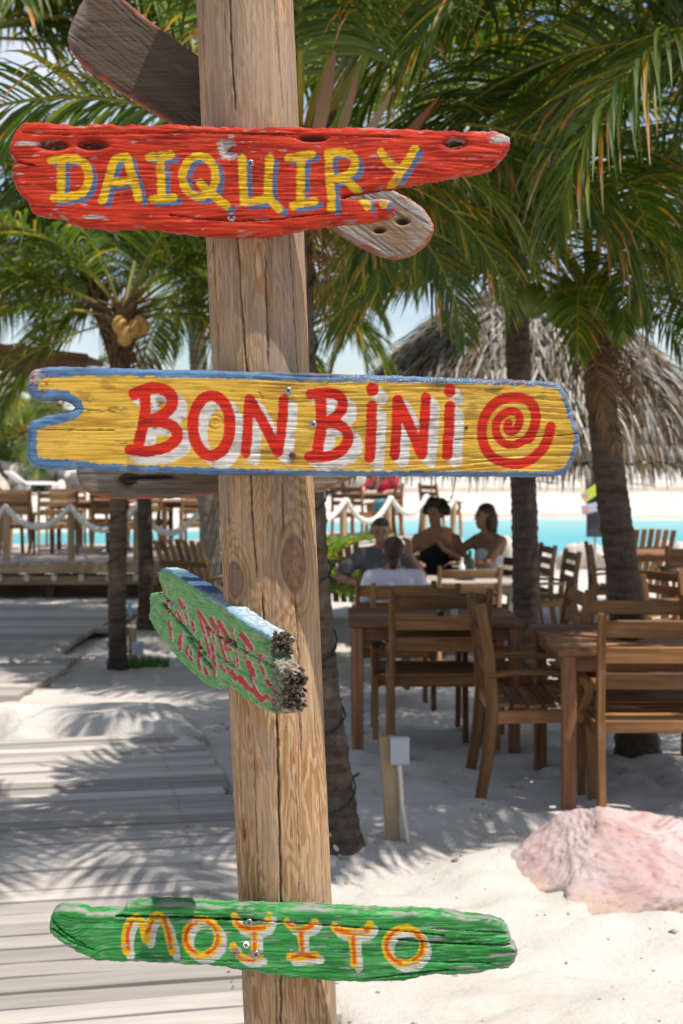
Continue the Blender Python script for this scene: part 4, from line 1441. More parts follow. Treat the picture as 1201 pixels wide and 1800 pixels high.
def trunk_mesh(pts, r0, r1, flare=1.5, seed=0, mat=None, ring=.055):
    P = [Vector(p) for p in pts]
    Ltot = sum((P[i + 1] - P[i]).length for i in range(len(P) - 1))
    n = max(30, int(Ltot / .022))
    Q, u = smooth_path(P, n)
    seg = 22
    V = []; G = []
    for i in range(n):
        t = i / (n - 1)
        r = lerp(r0, r1, t ** .8) * (1 + (flare - 1) * math.exp(-u[i] / .16))
        saw = ((u[i] / ring + .15 * math.sin(u[i] * 7 + seed)) % 1.0)
        r *= 1 + .075 * (saw - .5)
        for j in range(seg):
            a = 2 * math.pi * j / seg
            nz = float(noise2(math.cos(a) * 2 + 5, u[i] * 9 + math.sin(a) * 2, seed))
            rr = r * (1 + .05 * nz + (.05 * random.random() if saw > .8 else 0))
            V.append((Q[i][0] + rr * math.cos(a), Q[i][1] + rr * math.sin(a), Q[i][2]))
            G.append((u[i], r * math.cos(a), r * math.sin(a)))
    mb = MB()
    fs = []
    for i in range(n - 1):
        for j in range(seg):
            a = i * seg + j; b = i * seg + (j + 1) % seg
            fs.append((a, b, b + seg, a + seg))
    fs.append(tuple(range((n - 1) * seg, n * seg)))
    mb.add(V, fs, G)
    return mb, Q


def palm(label, path, r0, r1, fronds, nuts=(), nut='g', dryf=(), seed=0, mat=None, group=None, lights=False, sc=1.0, fibre=True, name='palm_tree', detail=True, flare=1.5):
    """path: world points base to crown; fronds: (yaw deg, elev, scale[, roll])"""
    rn = random.Random(seed)
    base = Vector(path[0])
    t = thing(name, label, 'palm tree', base, 0, group)
    mb, Q = trunk_mesh([Vector(p) - base for p in path], r0, r1, flare, seed)
    mb.build('trunk', mat or M['trunk'], t, True)
    top = Vector(path[-1]) - base
    ax = (Vector(path[-1]) - Vector(path[-2])).normalized()
    # crown shaft of old leaf bases
    if detail:
        cs = MB()
        for k in range(20):
            a = k * 2.4; z = -.22 + .34 * k / 20
            d = Vector((math.cos(a), math.sin(a), 0))
            p0 = top + ax * z + d * r1 * .7
            ln = rn.uniform(.16, .3) * sc
            cs.beam([p0, p0 + (d * .5 + Vector((0, 0, .9))) * ln * .5, p0 + (d * .9 + Vector((0, 0, .7))) * ln], [.10 * sc, .07 * sc, .03 * sc], [.03 * sc, .022 * sc, .012 * sc], up=(d.x, d.y, .001))
        cs.c = [(lambda q: (.17 * q, .115 * q, .06 * q))(rn.uniform(.5, 1.3)) for _ in cs.v]
        cs.build('leaf_bases', M['dry'], t)
        if fibre:
            fb = MB()
            for k in range(90):
                a = rn.uniform(0, 6.283); d = Vector((math.cos(a), math.sin(a), 0))
                p0 = top + ax * rn.uniform(-.3, .12) + d * r1 * rn.uniform(.8, 1.7)
                ln = rn.uniform(.12, .42) * sc
                p1 = p0 + d * ln * rn.uniform(.1, .4) + Vector((0, 0, rn.uniform(-.7, .2) * ln))
                p2 = p1 + Vector((rn.uniform(-.05, .05), rn.uniform(-.05, .05), -ln * .6))
                fb.beam([p0, p1, p2], [.012, .009, .002], .003, up=(d.x, d.y, .01), ch=.0005)
            fb.c = [(lambda q: (.20 * q, .105 * q, .045 * q))(rn.uniform(.45, 1.4)) for _ in fb.v]
            tag(fb.build('dry_fibre', M['dry'], t), kind='stuff')
    for fr in fronds:
        yaw, el, s_ = fr[:3]
        key = min(FR, key=lambda e: abs(e - el))
        o = link('frond', rn.choice(FR[key]), t)
        a = math.radians(yaw)
        o.location = top + Vector((math.cos(a), math.sin(a), 0)) * r1 * .6 + ax * (.05 + .12 * (key / 90.0))
        roll = fr[3] if len(fr) > 3 else rn.uniform(-14, 14)
        o.rotation_euler = Euler((math.radians(roll), math.radians(-(el - key)), a), 'XYZ')
        o.scale = (s_ * sc,) * 3
    for (yaw, s_) in dryf:
        o = link('dry_frond', rn.choice(FRDRY), t)
        a = math.radians(yaw)
        o.location = top + Vector((math.cos(a), math.sin(a), 0)) * r1 * .7 - ax * .08
        o.rotation_euler = (rn.uniform(-.3, .3), 0, a); o.scale = (s_ * sc,) * 3
    for w in nuts:
        o = link('coconut', COCO_O if nut == 'o' else COCO_G, t)
        o.location = Vector(w) - base
        o.rotation_euler = (rn.uniform(-.5, .5), rn.uniform(-.5, .5), rn.uniform(0, 3)); o.scale = (.78 if nut == 'o' else .92,) * 3
    if lights:
        lt = MB(); bl = MB()
        L = len(Q); pts = []
        H = np.linalg.norm(Q[-1] - Q[0])
        turns = H / .30
        for k in range(int(turns * 14)):
            fr_ = k / (turns * 14)
            q = Q[min(L - 1, int(fr_ * (L - 1)))]
            r = lerp(r0, r1, fr_ ** .8) * (1 + (flare - 1) * math.exp(-fr_ * H / .16)) * 1.09 + .004
            a = k * 2 * math.pi / 14
            pts.append(Vector((q[0] + r * math.cos(a), q[1] + r * math.sin(a), q[2] + .01 * math.sin(k * .9))))
            if k % 5 == 0:
                p = pts[-1]; d = Vector((math.cos(a), math.sin(a), rn.uniform(-.6, .4)))
                bl.tube([p, p + d * .02, p + d * .034], [.006, .006, .003], 6)
        lt.tube(pts, .0042, 5)
        o = lt.build('light_string', M['cable'], t)
        tag(bl.build('bulb_sockets', M['cable'], o), kind='stuff')
    return t


def crown(n, seed, e0=82, e1=-42, s0=.85, s1=1.1, yaw0=0):
    rn = random.Random(seed)
    out = []
    for i in range(n):
        u = i / (n - 1)
        out.append((yaw0 + i * 137.5 + rn.uniform(-12, 12), lerp(e0, e1, u ** .85) + rn.uniform(-6, 6), rn.uniform(s0, s1)))
    return out


def P3(px, py, y): return W(px, py, y)


# palm right behind the signpost
d1 = 5.57
b1 = GP(601, 1490)
palm('slim leaning palm wound with a light string just behind the signpost', [Vector((b1.x, b1.y, -.04)), P3(596, 1440, d1), P3(583, 1300, d1), P3(569, 1200, d1), P3(553, 1000, d1), P3(547, 870, d1), P3(531, 650, d1), P3(527, 450, d1), P3(525, 330, d1)], .064, .052,
     [(20, 66, 1.0), (-15, 58, 1.05), (50, 62, 1.0), (195, 62, .8), (35, 30, .95), (12, 20, .7), (-60, 66, .95), (-120, 64, .9), (22, 8, .46), (48, 6, .5), (-12, 14, .42), (70, 20, .55), (190, 30, .8), (-95, 62, .8), (250, 60, .9)],
     dryf=[(110, .5)], seed=21, lights=True, flare=1.75)
# spathes and dead leaf stalks in that crown
# right-hand palm with coconuts
d3 = 7.4
b3 = GP(1112, 1318)
palm('stout palm with green coconuts behind the right table', [Vector((b3.x, d3, -.05)), P3(1108, 1180, d3), P3(1098, 1030, d3), P3(1074, 850, d3), P3(1057, 700, d3), P3(1046, 600, d3), P3(1042, 555, d3)], .106, .076,
     [(178, 36, .72), (150, 30, .8), (195, 28, .62), (-90, 45, .7), (-105, 15, .42), (-75, 12, .42), (-135, 45, .8), (-45, 40, .8), (0, 40, .95), (20, 26, .9), (60, 45, .9), (100, 60, 1.0), (130, 45, .9), (170, 68, .75), (-20, 70, 1.0), (70, 78, 1.1), (-160, 60, .7), (-90, 28, .5)],
     nuts=[P3(940, 528, 7.2), P3(1120, 548, 7.15), P3(1092, 575, 7.05), P3(985, 545, 7.0), P3(1060, 530, 7.0)], dryf=[(-85, .4), (-110, .36), (10, .45), (-50, .38)], seed=23, flare=1.3)
# thinner palm left of it
d2 = 9.2
palm('tall dark palm trunk between the seated group and the coconut palm', [Vector((P3(935, 1200, d2).x, d2, -.2)), P3(926, 1100, d2), P3(922, 900, d2), P3(914, 700, d2), P3(909, 560, d2), P3(905, 400, d2), P3(903, 290, d2)], .095, .078,
     [f for f in crown(19, 31, 82, 8, .9, 1.1) if not 165 < f[0] % 360 < 232], seed=31, flare=1.35, dryf=[(20, .6)])
palm('palm mostly hidden behind the signpost, leaves fanning out both sides', [Vector((P3(488, 1000, 13.5).x, 13.5, -.3)), P3(490, 950, 13.5), P3(500, 800, 13.5), P3(512, 560, 13.5), P3(512, 415, 13.5)], .11, .09,
     [(0, 34, .7), (-15, 20, .6), (12, 12, .6), (-5, 48, .75), (20, 24, .62), (180, 26, .9), (165, 45, 1), (-40, 48, .6), (60, 70, .7), (5, 66, .6), (175, 64, 1), (-8, 5, .45), (200, 40, 1), (-70, 40, .6), (-25, 32, .55)], seed=91, sc=1.3)
# palm outside the frame to the right whose leaves reach in
palm('palm at the right edge whose lit leaf arches over the chairs', [Vector((2.75, 6.0, -.05)), Vector((2.66, 5.95, 1.2)), Vector((2.5, 5.85, 2.4)), Vector((2.42, 5.8, 3.05))], .12, .095,
     [(178, 25, 1.02, 6), (160, 45, 1.1), (205, 40, 1.05), (175, 62, 1.1), (140, 30, 1.0), (120, 55, 1.0), (90, 40, 1), (60, 60, 1), (20, 45, 1), (-30, 40, 1), (150, 72, 1.1), (215, 20, .9), (195, 75, 1.05)], seed=37)
# left palms
d5 = 11.0
b5 = GP(208, 1172)
palm('palm with orange coconuts left of the pole, grass at its foot', [Vector((b5.x, b5.y, -.3)), P3(206, 1050, d5), P3(209, 900, d5), P3(212, 760, d5), P3(215, 640, d5), P3(217, 570, d5)], .078, .068,
     [(0, 40, .95), (30, 15, .9), (-10, 5, .8), (60, 50, .9), (100, 60, .9), (140, 45, .9), (178, 30, .9), (200, 10, .85), (230, 45, .9), (-50, 66, .8), (20, 70, 1), (170, 72, 1), (190, -15, .7), (10, 26, 1.0), (-15, 48, 1.0), (160, 28, 1.0)],
     nuts=[P3(236, 578, 10.75), P3(222, 590, 10.7), P3(248, 572, 10.8), P3(212, 572, 10.75)], nut='o', dryf=[(-20, .6)], seed=41, lights=True)
b6 = GP(258, 1106)
d6 = b6.y
palm('dark palm standing behind the orange coconut palm', [Vector((b6.x, b6.y, -.33)), P3(257, 1000, d6), P3(254, 880, d6), P3(235, 740, d6), P3(190, 590, d6), P3(160, 505, d6)], .085, .072,
     [(178, 12, .95), (190, 28, 1.0), (165, 45, 1.0), (0, 50, 1.0), (20, 30, .95), (-40, 40, .9), (-90, 45, .9), (60, 60, 1), (120, 60, 1), (230, 50, 1.0), (260, 65, 1.0), (205, -12, .8), (140, 20, .95), (-20, 70, 1.1), (175, 72, 1.1)],
     nuts=[P3(140, 505, d6 - .25), P3(128, 498, d6 - .2)], seed=43)
b7 = Vector(((370 - CX) / F * 16.6, 16.6, -.3))
d7 = b7.y
palm('pale smooth palm trunk beside the slatted lounge chair', [Vector((b7.x, b7.y, -.35)), P3(372, 960, d7), P3(362, 860, d7), P3(352, 700, d7), P3(345, 560, d7), P3(342, 480, d7)], .125, .105,
     crown(15, 47, 78, -30, .95, 1.2), seed=47, mat=M['trunk_pale'])
# palm outside the frame upper left, leaves hang into the corner
palm('palm outside the left edge with leaves hanging into the upper corner', [Vector((-4.6, 13.2, -.3)), Vector((-4.5, 13.2, 2)), Vector((-4.2, 13.1, 4)), Vector((-3.85, 13.0, 5.5))], .15, .12,
     [(0, 45, 1.1), (-25, 45, 1.1), (25, 40, 1.05), (0, 18, 1.0), (-35, 25, 1.0), (12, 8, .9), (-60, 30, 1.0), (45, 25, 1.0), (-48, 60, 1.1), (120, 40, 1), (180, 40, 1), (240, 40, 1), (-60, 55, 1), (-5, 62, 1.1), (-12, 30, .95), (8, 25, .9), (2, 35, 1.1), (-18, 40, 1.1), (15, 50, 1.15)], seed=53, sc=1.5)

# spathes standing in the crown behind the signpost
SPL_V = [((548, 250), (592, 72), .034, (.27, .165, .10)), ((560, 255), (662, 62), .026, (.13, .19, .035)), ((580, 260), (634, 112), .026, (.25, .15, .09)), ((610, 265), (694, 150), .022, (.30, .21, .15)), ((640, 290), (772, 170), .026, (.22, .09, .05))]
sp = thing('palm_spathes', 'upright brown and green palm spathes above the red board', 'palm spathe', P3(600, 240, 5.4))
for k, (a, b, w, cc) in enumerate(SPL_V):
    p0 = P3(a[0], a[1] + 40, 5.4) - sp.location; p1 = P3(b[0], b[1], 5.3) - sp.location
    mid = p0.lerp(p1, .5)
    mb = MB()
    mb.beam([p0, p0.lerp(p1, .3), mid, p0.lerp(p1, .8), p1], [w * .9, w * 1.5, w * 1.7, w, .004], [.012, .02, .02, .012, .003], up=(0, 1, 0))
    mb.c = [tuple(x * random.uniform(.85, 1.15) for x in cc) for _ in mb.v]
    mb.build('spathe', M['dry'], sp)
tag(sp, kind='thing')

# young palm behind the pole
yp = GP(585, 1010); yp = Vector((-.34, 12.4, tz0(12.4)))
t = thing('young_palm', 'bright yellow green young palm behind the signpost', 'palm plant', yp)
for k, (yaw, el, s_) in enumerate([(-10, 0, 1.0), (15, 1, 1.0), (-40, 1, .9), (60, 0, .9), (120, 1, .9), (180, 0, .9), (230, 1, .9), (5, 2, .8), (-25, 2, .85)]):
    o = link('frond', FRSMALL[el], t); o.rotation_euler = (0, 0, math.radians(yaw)); o.scale = (s_ * 1.0,) * 3
    o.location = (0, 0, .62)
mb = MB(); mb.tube([(0, 0, -.05), (0, 0, .3), (0, 0, .7)], [.06, .05, .03], 10); mb.build('stem', M['trunk'], t)

# far palms on the other shore
for k, (px, py_c, y, s_) in enumerate([(-30, 770, 58, 1.5), (42, 762, 55, 1.35), (105, 716, 66, 1.6), (300, 740, 62, 1.5)]):
    x = (px - CX) / F * y
    zc = CAMZ - (py_c - HY) / F * y
    lab = ['leafy far palm cut by the left edge above the rocks', 'sunlit yellow green palm on the far shore above the rock wall', 'far palm peeking through the notch of the yellow board', 'far palm behind the yellow board beyond the deck'][k]
    fr = crown(16, 61 + k, 70, -40, 1.0, 1.3)
    palm(lab, [Vector((x, y, -.1)), Vector((x + .1, y, zc * .6)), Vector((x, y, zc))], .16, .12, fr, seed=61 + k, sc=s_, detail=False, group='palms across the water')

# ================================================================== THATCHED UMBRELLA
PE = 2.1


def palapa(label, cx, cy, z_eave, z_top, R, seed, base_z):
    rn = random.Random(seed)
    t = thing('thatched_umbrella', label, 'thatched roof', (cx, cy, base_z))
    mb = MB(); mb.tube([(0, 0, -.1), (0, 0, z_top - base_z - .1)], [.09, .075], 14)
    mb.build('post', M['post_wood'], t)
    ze, zt = z_eave - base_z, z_top - base_z
    mb = MB(); seg = 40; prof = []
    n = 9
    for i in range(n):
        u = i / (n - 1)
        prof.append((max(.02, R * .96 * u), zt - .05 - (zt - ze - .12) * u ** PE))
    mb.lathe(prof, seg); mb.f = mb.f[:-2]
    mb.c = [(.09, .07, .05)] * len(mb.v)
    o = mb.build('roof_core', M['thatch'], t, True)
    V = []; Fc = []; C = []
    def strip(p, d, ln, w, cc, sag):
        T = d.normalized()
        S = T.cross(Vector((0, 0, 1))).normalized()
        b = len(V)
        q = Vector(p)
        tw = rn.uniform(-.7, .7)
        for i in range(4):
            v = i / 3
            ww = w * (1 - v * .75)
            S2 = (S * math.cos(tw) + S.cross(T) * math.sin(tw))
            V.append(q + S2 * ww); V.append(q - S2 * ww)
            C.append(cc); C.append(cc * .8)
            T = (T + Vector((rn.uniform(-.1, .1), rn.uniform(-.1, .1), -sag))).normalized()
            q = q + T * ln / 3
        for i in range(3):
            Fc.append((b + i * 2, b + i * 2 + 1, b + i * 2 + 3, b + i * 2 + 2))
    rows = 20
    for r_ in range(rows):
        u = .08 + .92 * r_ / (rows - 1)
        rad = R * u
        m = int(60 + 620 * u)
        for k in range(m):
            a = 2 * math.pi * (k + rn.random()) / m
            rr = rad * rn.uniform(.94, 1.03)
            z = zt - (zt - ze) * u ** PE + rn.uniform(0, .05)
            d = Vector((math.cos(a), math.sin(a), -(zt - ze) / R * PE * u ** (PE - 1)))
            d = (d + Vector((rn.uniform(-.5, .5), rn.uniform(-.5, .5), rn.uniform(-.15, .5)))).normalized()
            g = rn.random()
            cc = Vector((.46, .42, .365)) * lerp(.25, 1.35, g ** 1.1) if rn.random() < .78 else Vector((.28, .185, .10)) * lerp(.4, 1.2, g)
            strip((rr * math.cos(a), rr * math.sin(a), z), d, rn.uniform(.2, .55) if u < .88 else rn.uniform(.12, .26), rn.uniform(.005, .017), cc, .12 if u < .9 else .5)
    for k in range(1300):   # shaggy hem, its shade put into a darker brown
        a = rn.uniform(0, 6.2832)
        p = (R * rn.uniform(.93, 1.02) * math.cos(a), R * rn.uniform(.93, 1.02) * math.sin(a), ze + .06)
        strip(p, Vector((math.cos(a) * .4, math.sin(a) * .4, -.8)), rn.uniform(.06, .17), rn.uniform(.005, .012), Vector((.17, .12, .075)) * rn.uniform(.3, 1.1), .3)
    me = raw_mesh('thatch', np.array([tuple(p) for p in V]), np.array(Fc), M['thatch'], np.array([tuple(p) for p in C]), True)
    tag(link('thatch', me, t), kind='stuff')
    return t


palapa('shaggy grey thatched roof over the seated group behind the palms', 1.98, 14.8, 1.47, 3.32, 2.3, 5, tz0(14.8))

# ================================================================== LEFT PAVILION ROOF
pv = thing('pavilion', 'brown timber pavilion eave entering at the left edge', 'pavilion', (-3.55, 13.0, tz0(13)))
zb = -tz0(13)
def pvp(px, py, y): return W(px, py, y) - pv.location
mb = MB()
e0, e1 = pvp(152, 640, 12.0), pvp(-420, 560, 12.0)
mb.beam([e0 - Vector((0, 0, .03)), e1 - Vector((0, 0, .10))], .04, .24, ch=.006)
mb.build('fascia', M['roof_wood'], pv)
mb = MB()
ra, rb = pvp(156, 632, 11.95), pvp(-430, 548, 11.95)
back = Vector((0, .75, .0))
vs = [ra, rb, rb + back, ra + back]
mb.add([v + Vector((0, 0, .03)) for v in vs] + [v - Vector((0, 0, .02)) for v in vs], [(0, 1, 2, 3), (7, 6, 5, 4), (0, 4, 5, 1), (1, 5, 6, 2), (2, 6, 7, 3), (3, 7, 4, 0)])
mb.build('roof', M['roof_wood'], pv)
for k in range(9):
    q = e0.lerp(e1, (k + .5) / 9)
    mb = MB(); mb.beam([q + Vector((0, .02, -.02)), q + Vector((-.02, .72, -.01))], .05, .13)
    mb.build('rafter', M['roof_wood'], pv)
for (px, y) in ((-14, 12.5), (-330, 12.5)):
    q = pvp(px, 660, y)
    mb = MB(); mb.beam([(q.x, q.y, -.1), (q.x, q.y, q.z + .12)], .1, .1); mb.build('post', M['deck_wood'], pv)

# ================================================================== FURNITURE
def chair_proto(mat):
    t = bpy.data.objects.new('armchair', None); COL.objects.link(t)
    w = .262
    for s in (-1, 1):
        x = s * w
        MB().beam([(x, -.06, -.03), (x, -.02, .2), (x, .0, .42), (x, -.016, .66), (x, -.055, .905)], .034, [.05, .055, .06, .05, .045], up=(0, 1, 0)).build('back_leg', mat, t)
        MB().beam([(x, .475, -.03), (x, .465, .2), (x, .45, .40)], .034, .05, up=(0, 1, 0)).build('front_leg', mat, t)
        MB().beam([(x, .415, .40), (x, .445, .47), (x, .45, .51), (x, .415, .572)], .032, .045, up=(0, 1, 0)).build('arm_support', mat, t)
        MB().beam([(x, -.012, .572), (x, .10, .585), (x, .26, .588), (x, .40, .582), (x, .50, .568)], [.04, .05, .056, .056, .045], .026).build('armrest', mat, t)
        MB().beam([(x, .02, .375), (x, .45, .385)], .026, .062).build('side_rail', mat, t)
    for z in (.605, .722, .838):
        y = -.010 - (z - .605) * .14
        MB().beam([(-w + .015, y, z), (-w / 2, y - .008, z), (0, y - .012, z), (w / 2, y - .008, z), (w - .015, y, z)], .02, .076, up=(0, -.14, 1)).build('back_slat', mat, t)
    MB().beam([(-w, .0, .40), (w, .0, .40)], .024, .055).build('rear_rail', mat, t)
    MB().beam([(-w, .452, .385), (w, .452, .385)], .024, .062).build('front_rail', mat, t)
    for k in range(6):
        y = .055 + k * .073
        MB().beam([(-w + .005, y, .422 + .012 * abs(k - 2) * .3), (w - .005, y, .422 + .012 * abs(k - 2) * .3)], .056, .016).build('seat_slat', mat, t)
    return t


def table_proto(mat, w, d, h=.73):
    t = bpy.data.objects.new('dining_table', None); COL.objects.link(t)
    n = 7
    pw = d / n
    for k in range(n):
        MB().beam([(-w / 2, -d / 2 + pw * (k + .5), h - .014), (w / 2, -d / 2 + pw * (k + .5), h - .014)], pw - .012, .026).build('top_plank', mat, t)
    for sy in (-1, 1):
        MB().beam([(-w / 2 + .06, sy * (d / 2 - .05), h - .066), (w / 2 - .06, sy * (d / 2 - .05), h - .066)], .024, .07).build('apron', mat, t)
    for sx in (-1, 1):
        MB().beam([(sx * (w / 2 - .05), -d / 2 + .06, h - .066), (sx * (w / 2 - .05), d / 2 - .06, h - .066)], .024, .068).build('apron', mat, t)
        for sy in (-1, 1):
            MB().beam([(sx * (w / 2 - .05), sy * (d / 2 - .05), -.04), (sx * (w / 2 - .05), sy * (d / 2 - .05), h - .03)], .062, .062, up=(0, 1, 0), ch=.006).build('leg', mat, t)
    return t


def lounge_proto(mat):
    """slatted reclining beach chair, faces +y"""
    t = bpy.data.objects.new('slatted_chair', None); COL.objects.link(t)
    for k in range(7):
        x = -.27 + k * .09
        MB().beam([(x, .12, .20), (x * 1.02, -.06, .55), (x * 1.06, -.26, .95 + .02 * math.cos(x * 6))], .068, .018, up=(0, 1, .4)).build('back_slat', mat, t)
    for z, y in ((.36, .06), (.70, -.115)):
        MB().beam([(-.31, y - .02, z), (.31, y - .02, z)], .03, .07, up=(0, -.4, 1)).build('batten', mat, t)
    for k in range(6):
        MB().beam([(-.3, .16 + k * .08, .30 + k * .014), (.3, .16 + k * .08, .30 + k * .014)], .066, .018).build('seat_slat', mat, t)
    for s in (-1, 1):
        MB().beam([(s * .30, .62, .36), (s * .30, .1, .25), (s * .30, -.35, .0)], .028, .09).build('side_rail', mat, t)
        MB().beam([(s * .345, .55, -.03), (s * .345, .55, .54)], .03, .09, up=(0, 1, 0)).build('leg', mat, t)
        MB().beam([(s * .35, -.12, .54), (s * .35, .66, .555)], .12, .022).build('armrest', mat, t)
        MB().beam([(s * .345, -.1, .0), (s * .345, -.1, .54)], .028, .07, up=(0, 1, 0)).build('leg', mat, t)
    return t


CH = chair_proto(M['teak']); CHS = chair_proto(M['teak_pale'])
used_protos = set()


def place(proto, label, cat, group, x, y, rz, z=None, name=None, sc=1.0):
    if proto.name not in used_protos:
        o = proto; used_protos.add(proto.name)
    else:
        o = copy_tree(proto)
    o.location = (x, y, gz(x, y) if z is None else z)
    o.rotation_euler = (0, 0, math.radians(rz))
    o.scale = (sc,) * 3
    tag(o, label, cat, group)
    return o


GC = 'wooden armchairs around the beach tables'
place(CH, 'brown armchair at the right edge, nearest, its slatted back to us', 'chair', GC, 1.405, 6.035, 0, .0)
place(CH, 'armchair across the right table, only its top rail shows', 'chair', GC, 1.56, 7.22, 178, -.05)
place(CH, 'armchair in profile with curved arms left of the right table', 'chair', GC, .705, 6.64, -90, .0)
place(CH, 'armchair before the middle table, its slatted back to us', 'chair', GC, .535, 7.41, 0, -.03)
place(CH, 'dark armchair facing left behind the profile armchair', 'chair', GC, 1.32, 7.88, 92, -.06)
place(CH, 'armchair on the far side of the middle table facing us', 'chair', GC, .46, 8.42, 180, -.10)
place(CH, 'armchair the girl in white sits on', 'chair', GC, .37, 9.42, 3, -.17)
place(CHS, 'pale armchair with its back to us before the seated group', 'chair', GC, 1.10, 11.78, 4, -.26)
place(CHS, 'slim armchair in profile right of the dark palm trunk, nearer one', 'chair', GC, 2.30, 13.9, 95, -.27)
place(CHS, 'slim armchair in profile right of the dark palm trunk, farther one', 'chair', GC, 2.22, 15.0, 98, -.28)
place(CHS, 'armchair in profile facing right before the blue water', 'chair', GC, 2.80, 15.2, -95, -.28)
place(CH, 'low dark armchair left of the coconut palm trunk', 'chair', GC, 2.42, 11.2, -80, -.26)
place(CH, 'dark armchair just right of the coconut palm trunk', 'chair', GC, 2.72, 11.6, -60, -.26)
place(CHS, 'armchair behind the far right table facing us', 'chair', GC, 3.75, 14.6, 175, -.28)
place(CH, 'armchair the man in grey sits on', 'chair', GC, .42, 11.75, 172, -.26)
place(CH, 'armchair the curly haired woman in black sits on', 'chair', GC, .96, 13.55, 178, -.27)
place(CH, 'armchair the woman in the strapless white top sits on', 'chair', GC, 1.56, 13.25, 125, -.27)

TB1 = table_proto(M['table_wood'], .95, .98)
place(TB1, 'reddish brown table at the right edge with a green bowl', 'table', 'wooden beach tables', 1.45, 6.60, 0, -.005)
TB2 = table_proto(M['table_wood'], .96, .80)
place(TB2, 'middle wooden table half hidden by an armchair', 'table', 'wooden beach tables', .52, 7.87, 0, -.05)
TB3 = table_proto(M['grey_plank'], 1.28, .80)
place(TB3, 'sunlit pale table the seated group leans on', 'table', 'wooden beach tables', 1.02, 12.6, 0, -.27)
place(TB2, 'small table at the right edge before the water', 'table', 'wooden beach tables', 3.75, 13.7, 0, -.27)
place(TB2, 'low dark table far right beside the lagoon chairs', 'table', 'wooden beach tables', 3.9, 16.6, 0, -.30)

LG = lounge_proto(M['teak_pale'])
place(LG, 'reclined slatted wooden chair left of the pole before the deck', 'lounge chair', 'slatted beach chairs', -1.66, 15.0, -28, tz0(15) - .0)
place(LG, 'slatted wooden chair between the pole palm and the young palm', 'lounge chair', 'slatted beach chairs', -.08, 15.6, -10, tz0(15.6))
place(LG, 'pale slatted chair at the right edge facing the lagoon', 'lounge chair', 'slatted beach chairs', 3.92, 17.6, 5, tz0(17.6))

# green bowl and bottle on tables
bw_ = MB(); bw_.lathe([(.02, 0), (.05, .004), (.085, .03), (.10, .055), (.095, .055), (.07, .03), (.02, .012)], 20)
o = bw_.build('bowl', M['coco_green'], None, True, (1.36, 6.48, .724)); tag(o, 'small green bowl on the right table behind the chair slats', 'bowl')
o = bw_.build('bowl', M['coco_green'], None, True, (1.15, 12.5, .461)); tag(o, 'green bowl on the seated group\'s table', 'bowl')
for (x, y, z, lab, mt, s_) in ((.56, 7.72, .676, 'small dark jar on the middle table', 'glass_green', .6), (.64, 7.75, .676, 'small pale jar on the middle table', 'pipe', .6), (1.12, 12.7, .461, 'clear drinking glass before the woman in the strapless top', 'white_plastic', .9), (1.20, 12.75, .461, 'dark bottle before the woman in the strapless top', 'glass_green', 1.2)):
    mb = MB(); mb.lathe([(.03 * s_, 0), (.034 * s_, .01), (.034 * s_, .11 * s_), (.026 * s_, .13 * s_), (.014 * s_, .15 * s_), (.014 * s_, .2 * s_), (.016 * s_, .205 * s_)], 14)
    tag(mb.build('bottle' if 'bottle' in lab else ('drinking_glass' if 'glass ' in lab else 'jar'), M[mt], None, True, (x, y, z)), lab, 'bottle' if 'bottle' in lab else ('glass' if 'glass ' in lab else 'jar'))

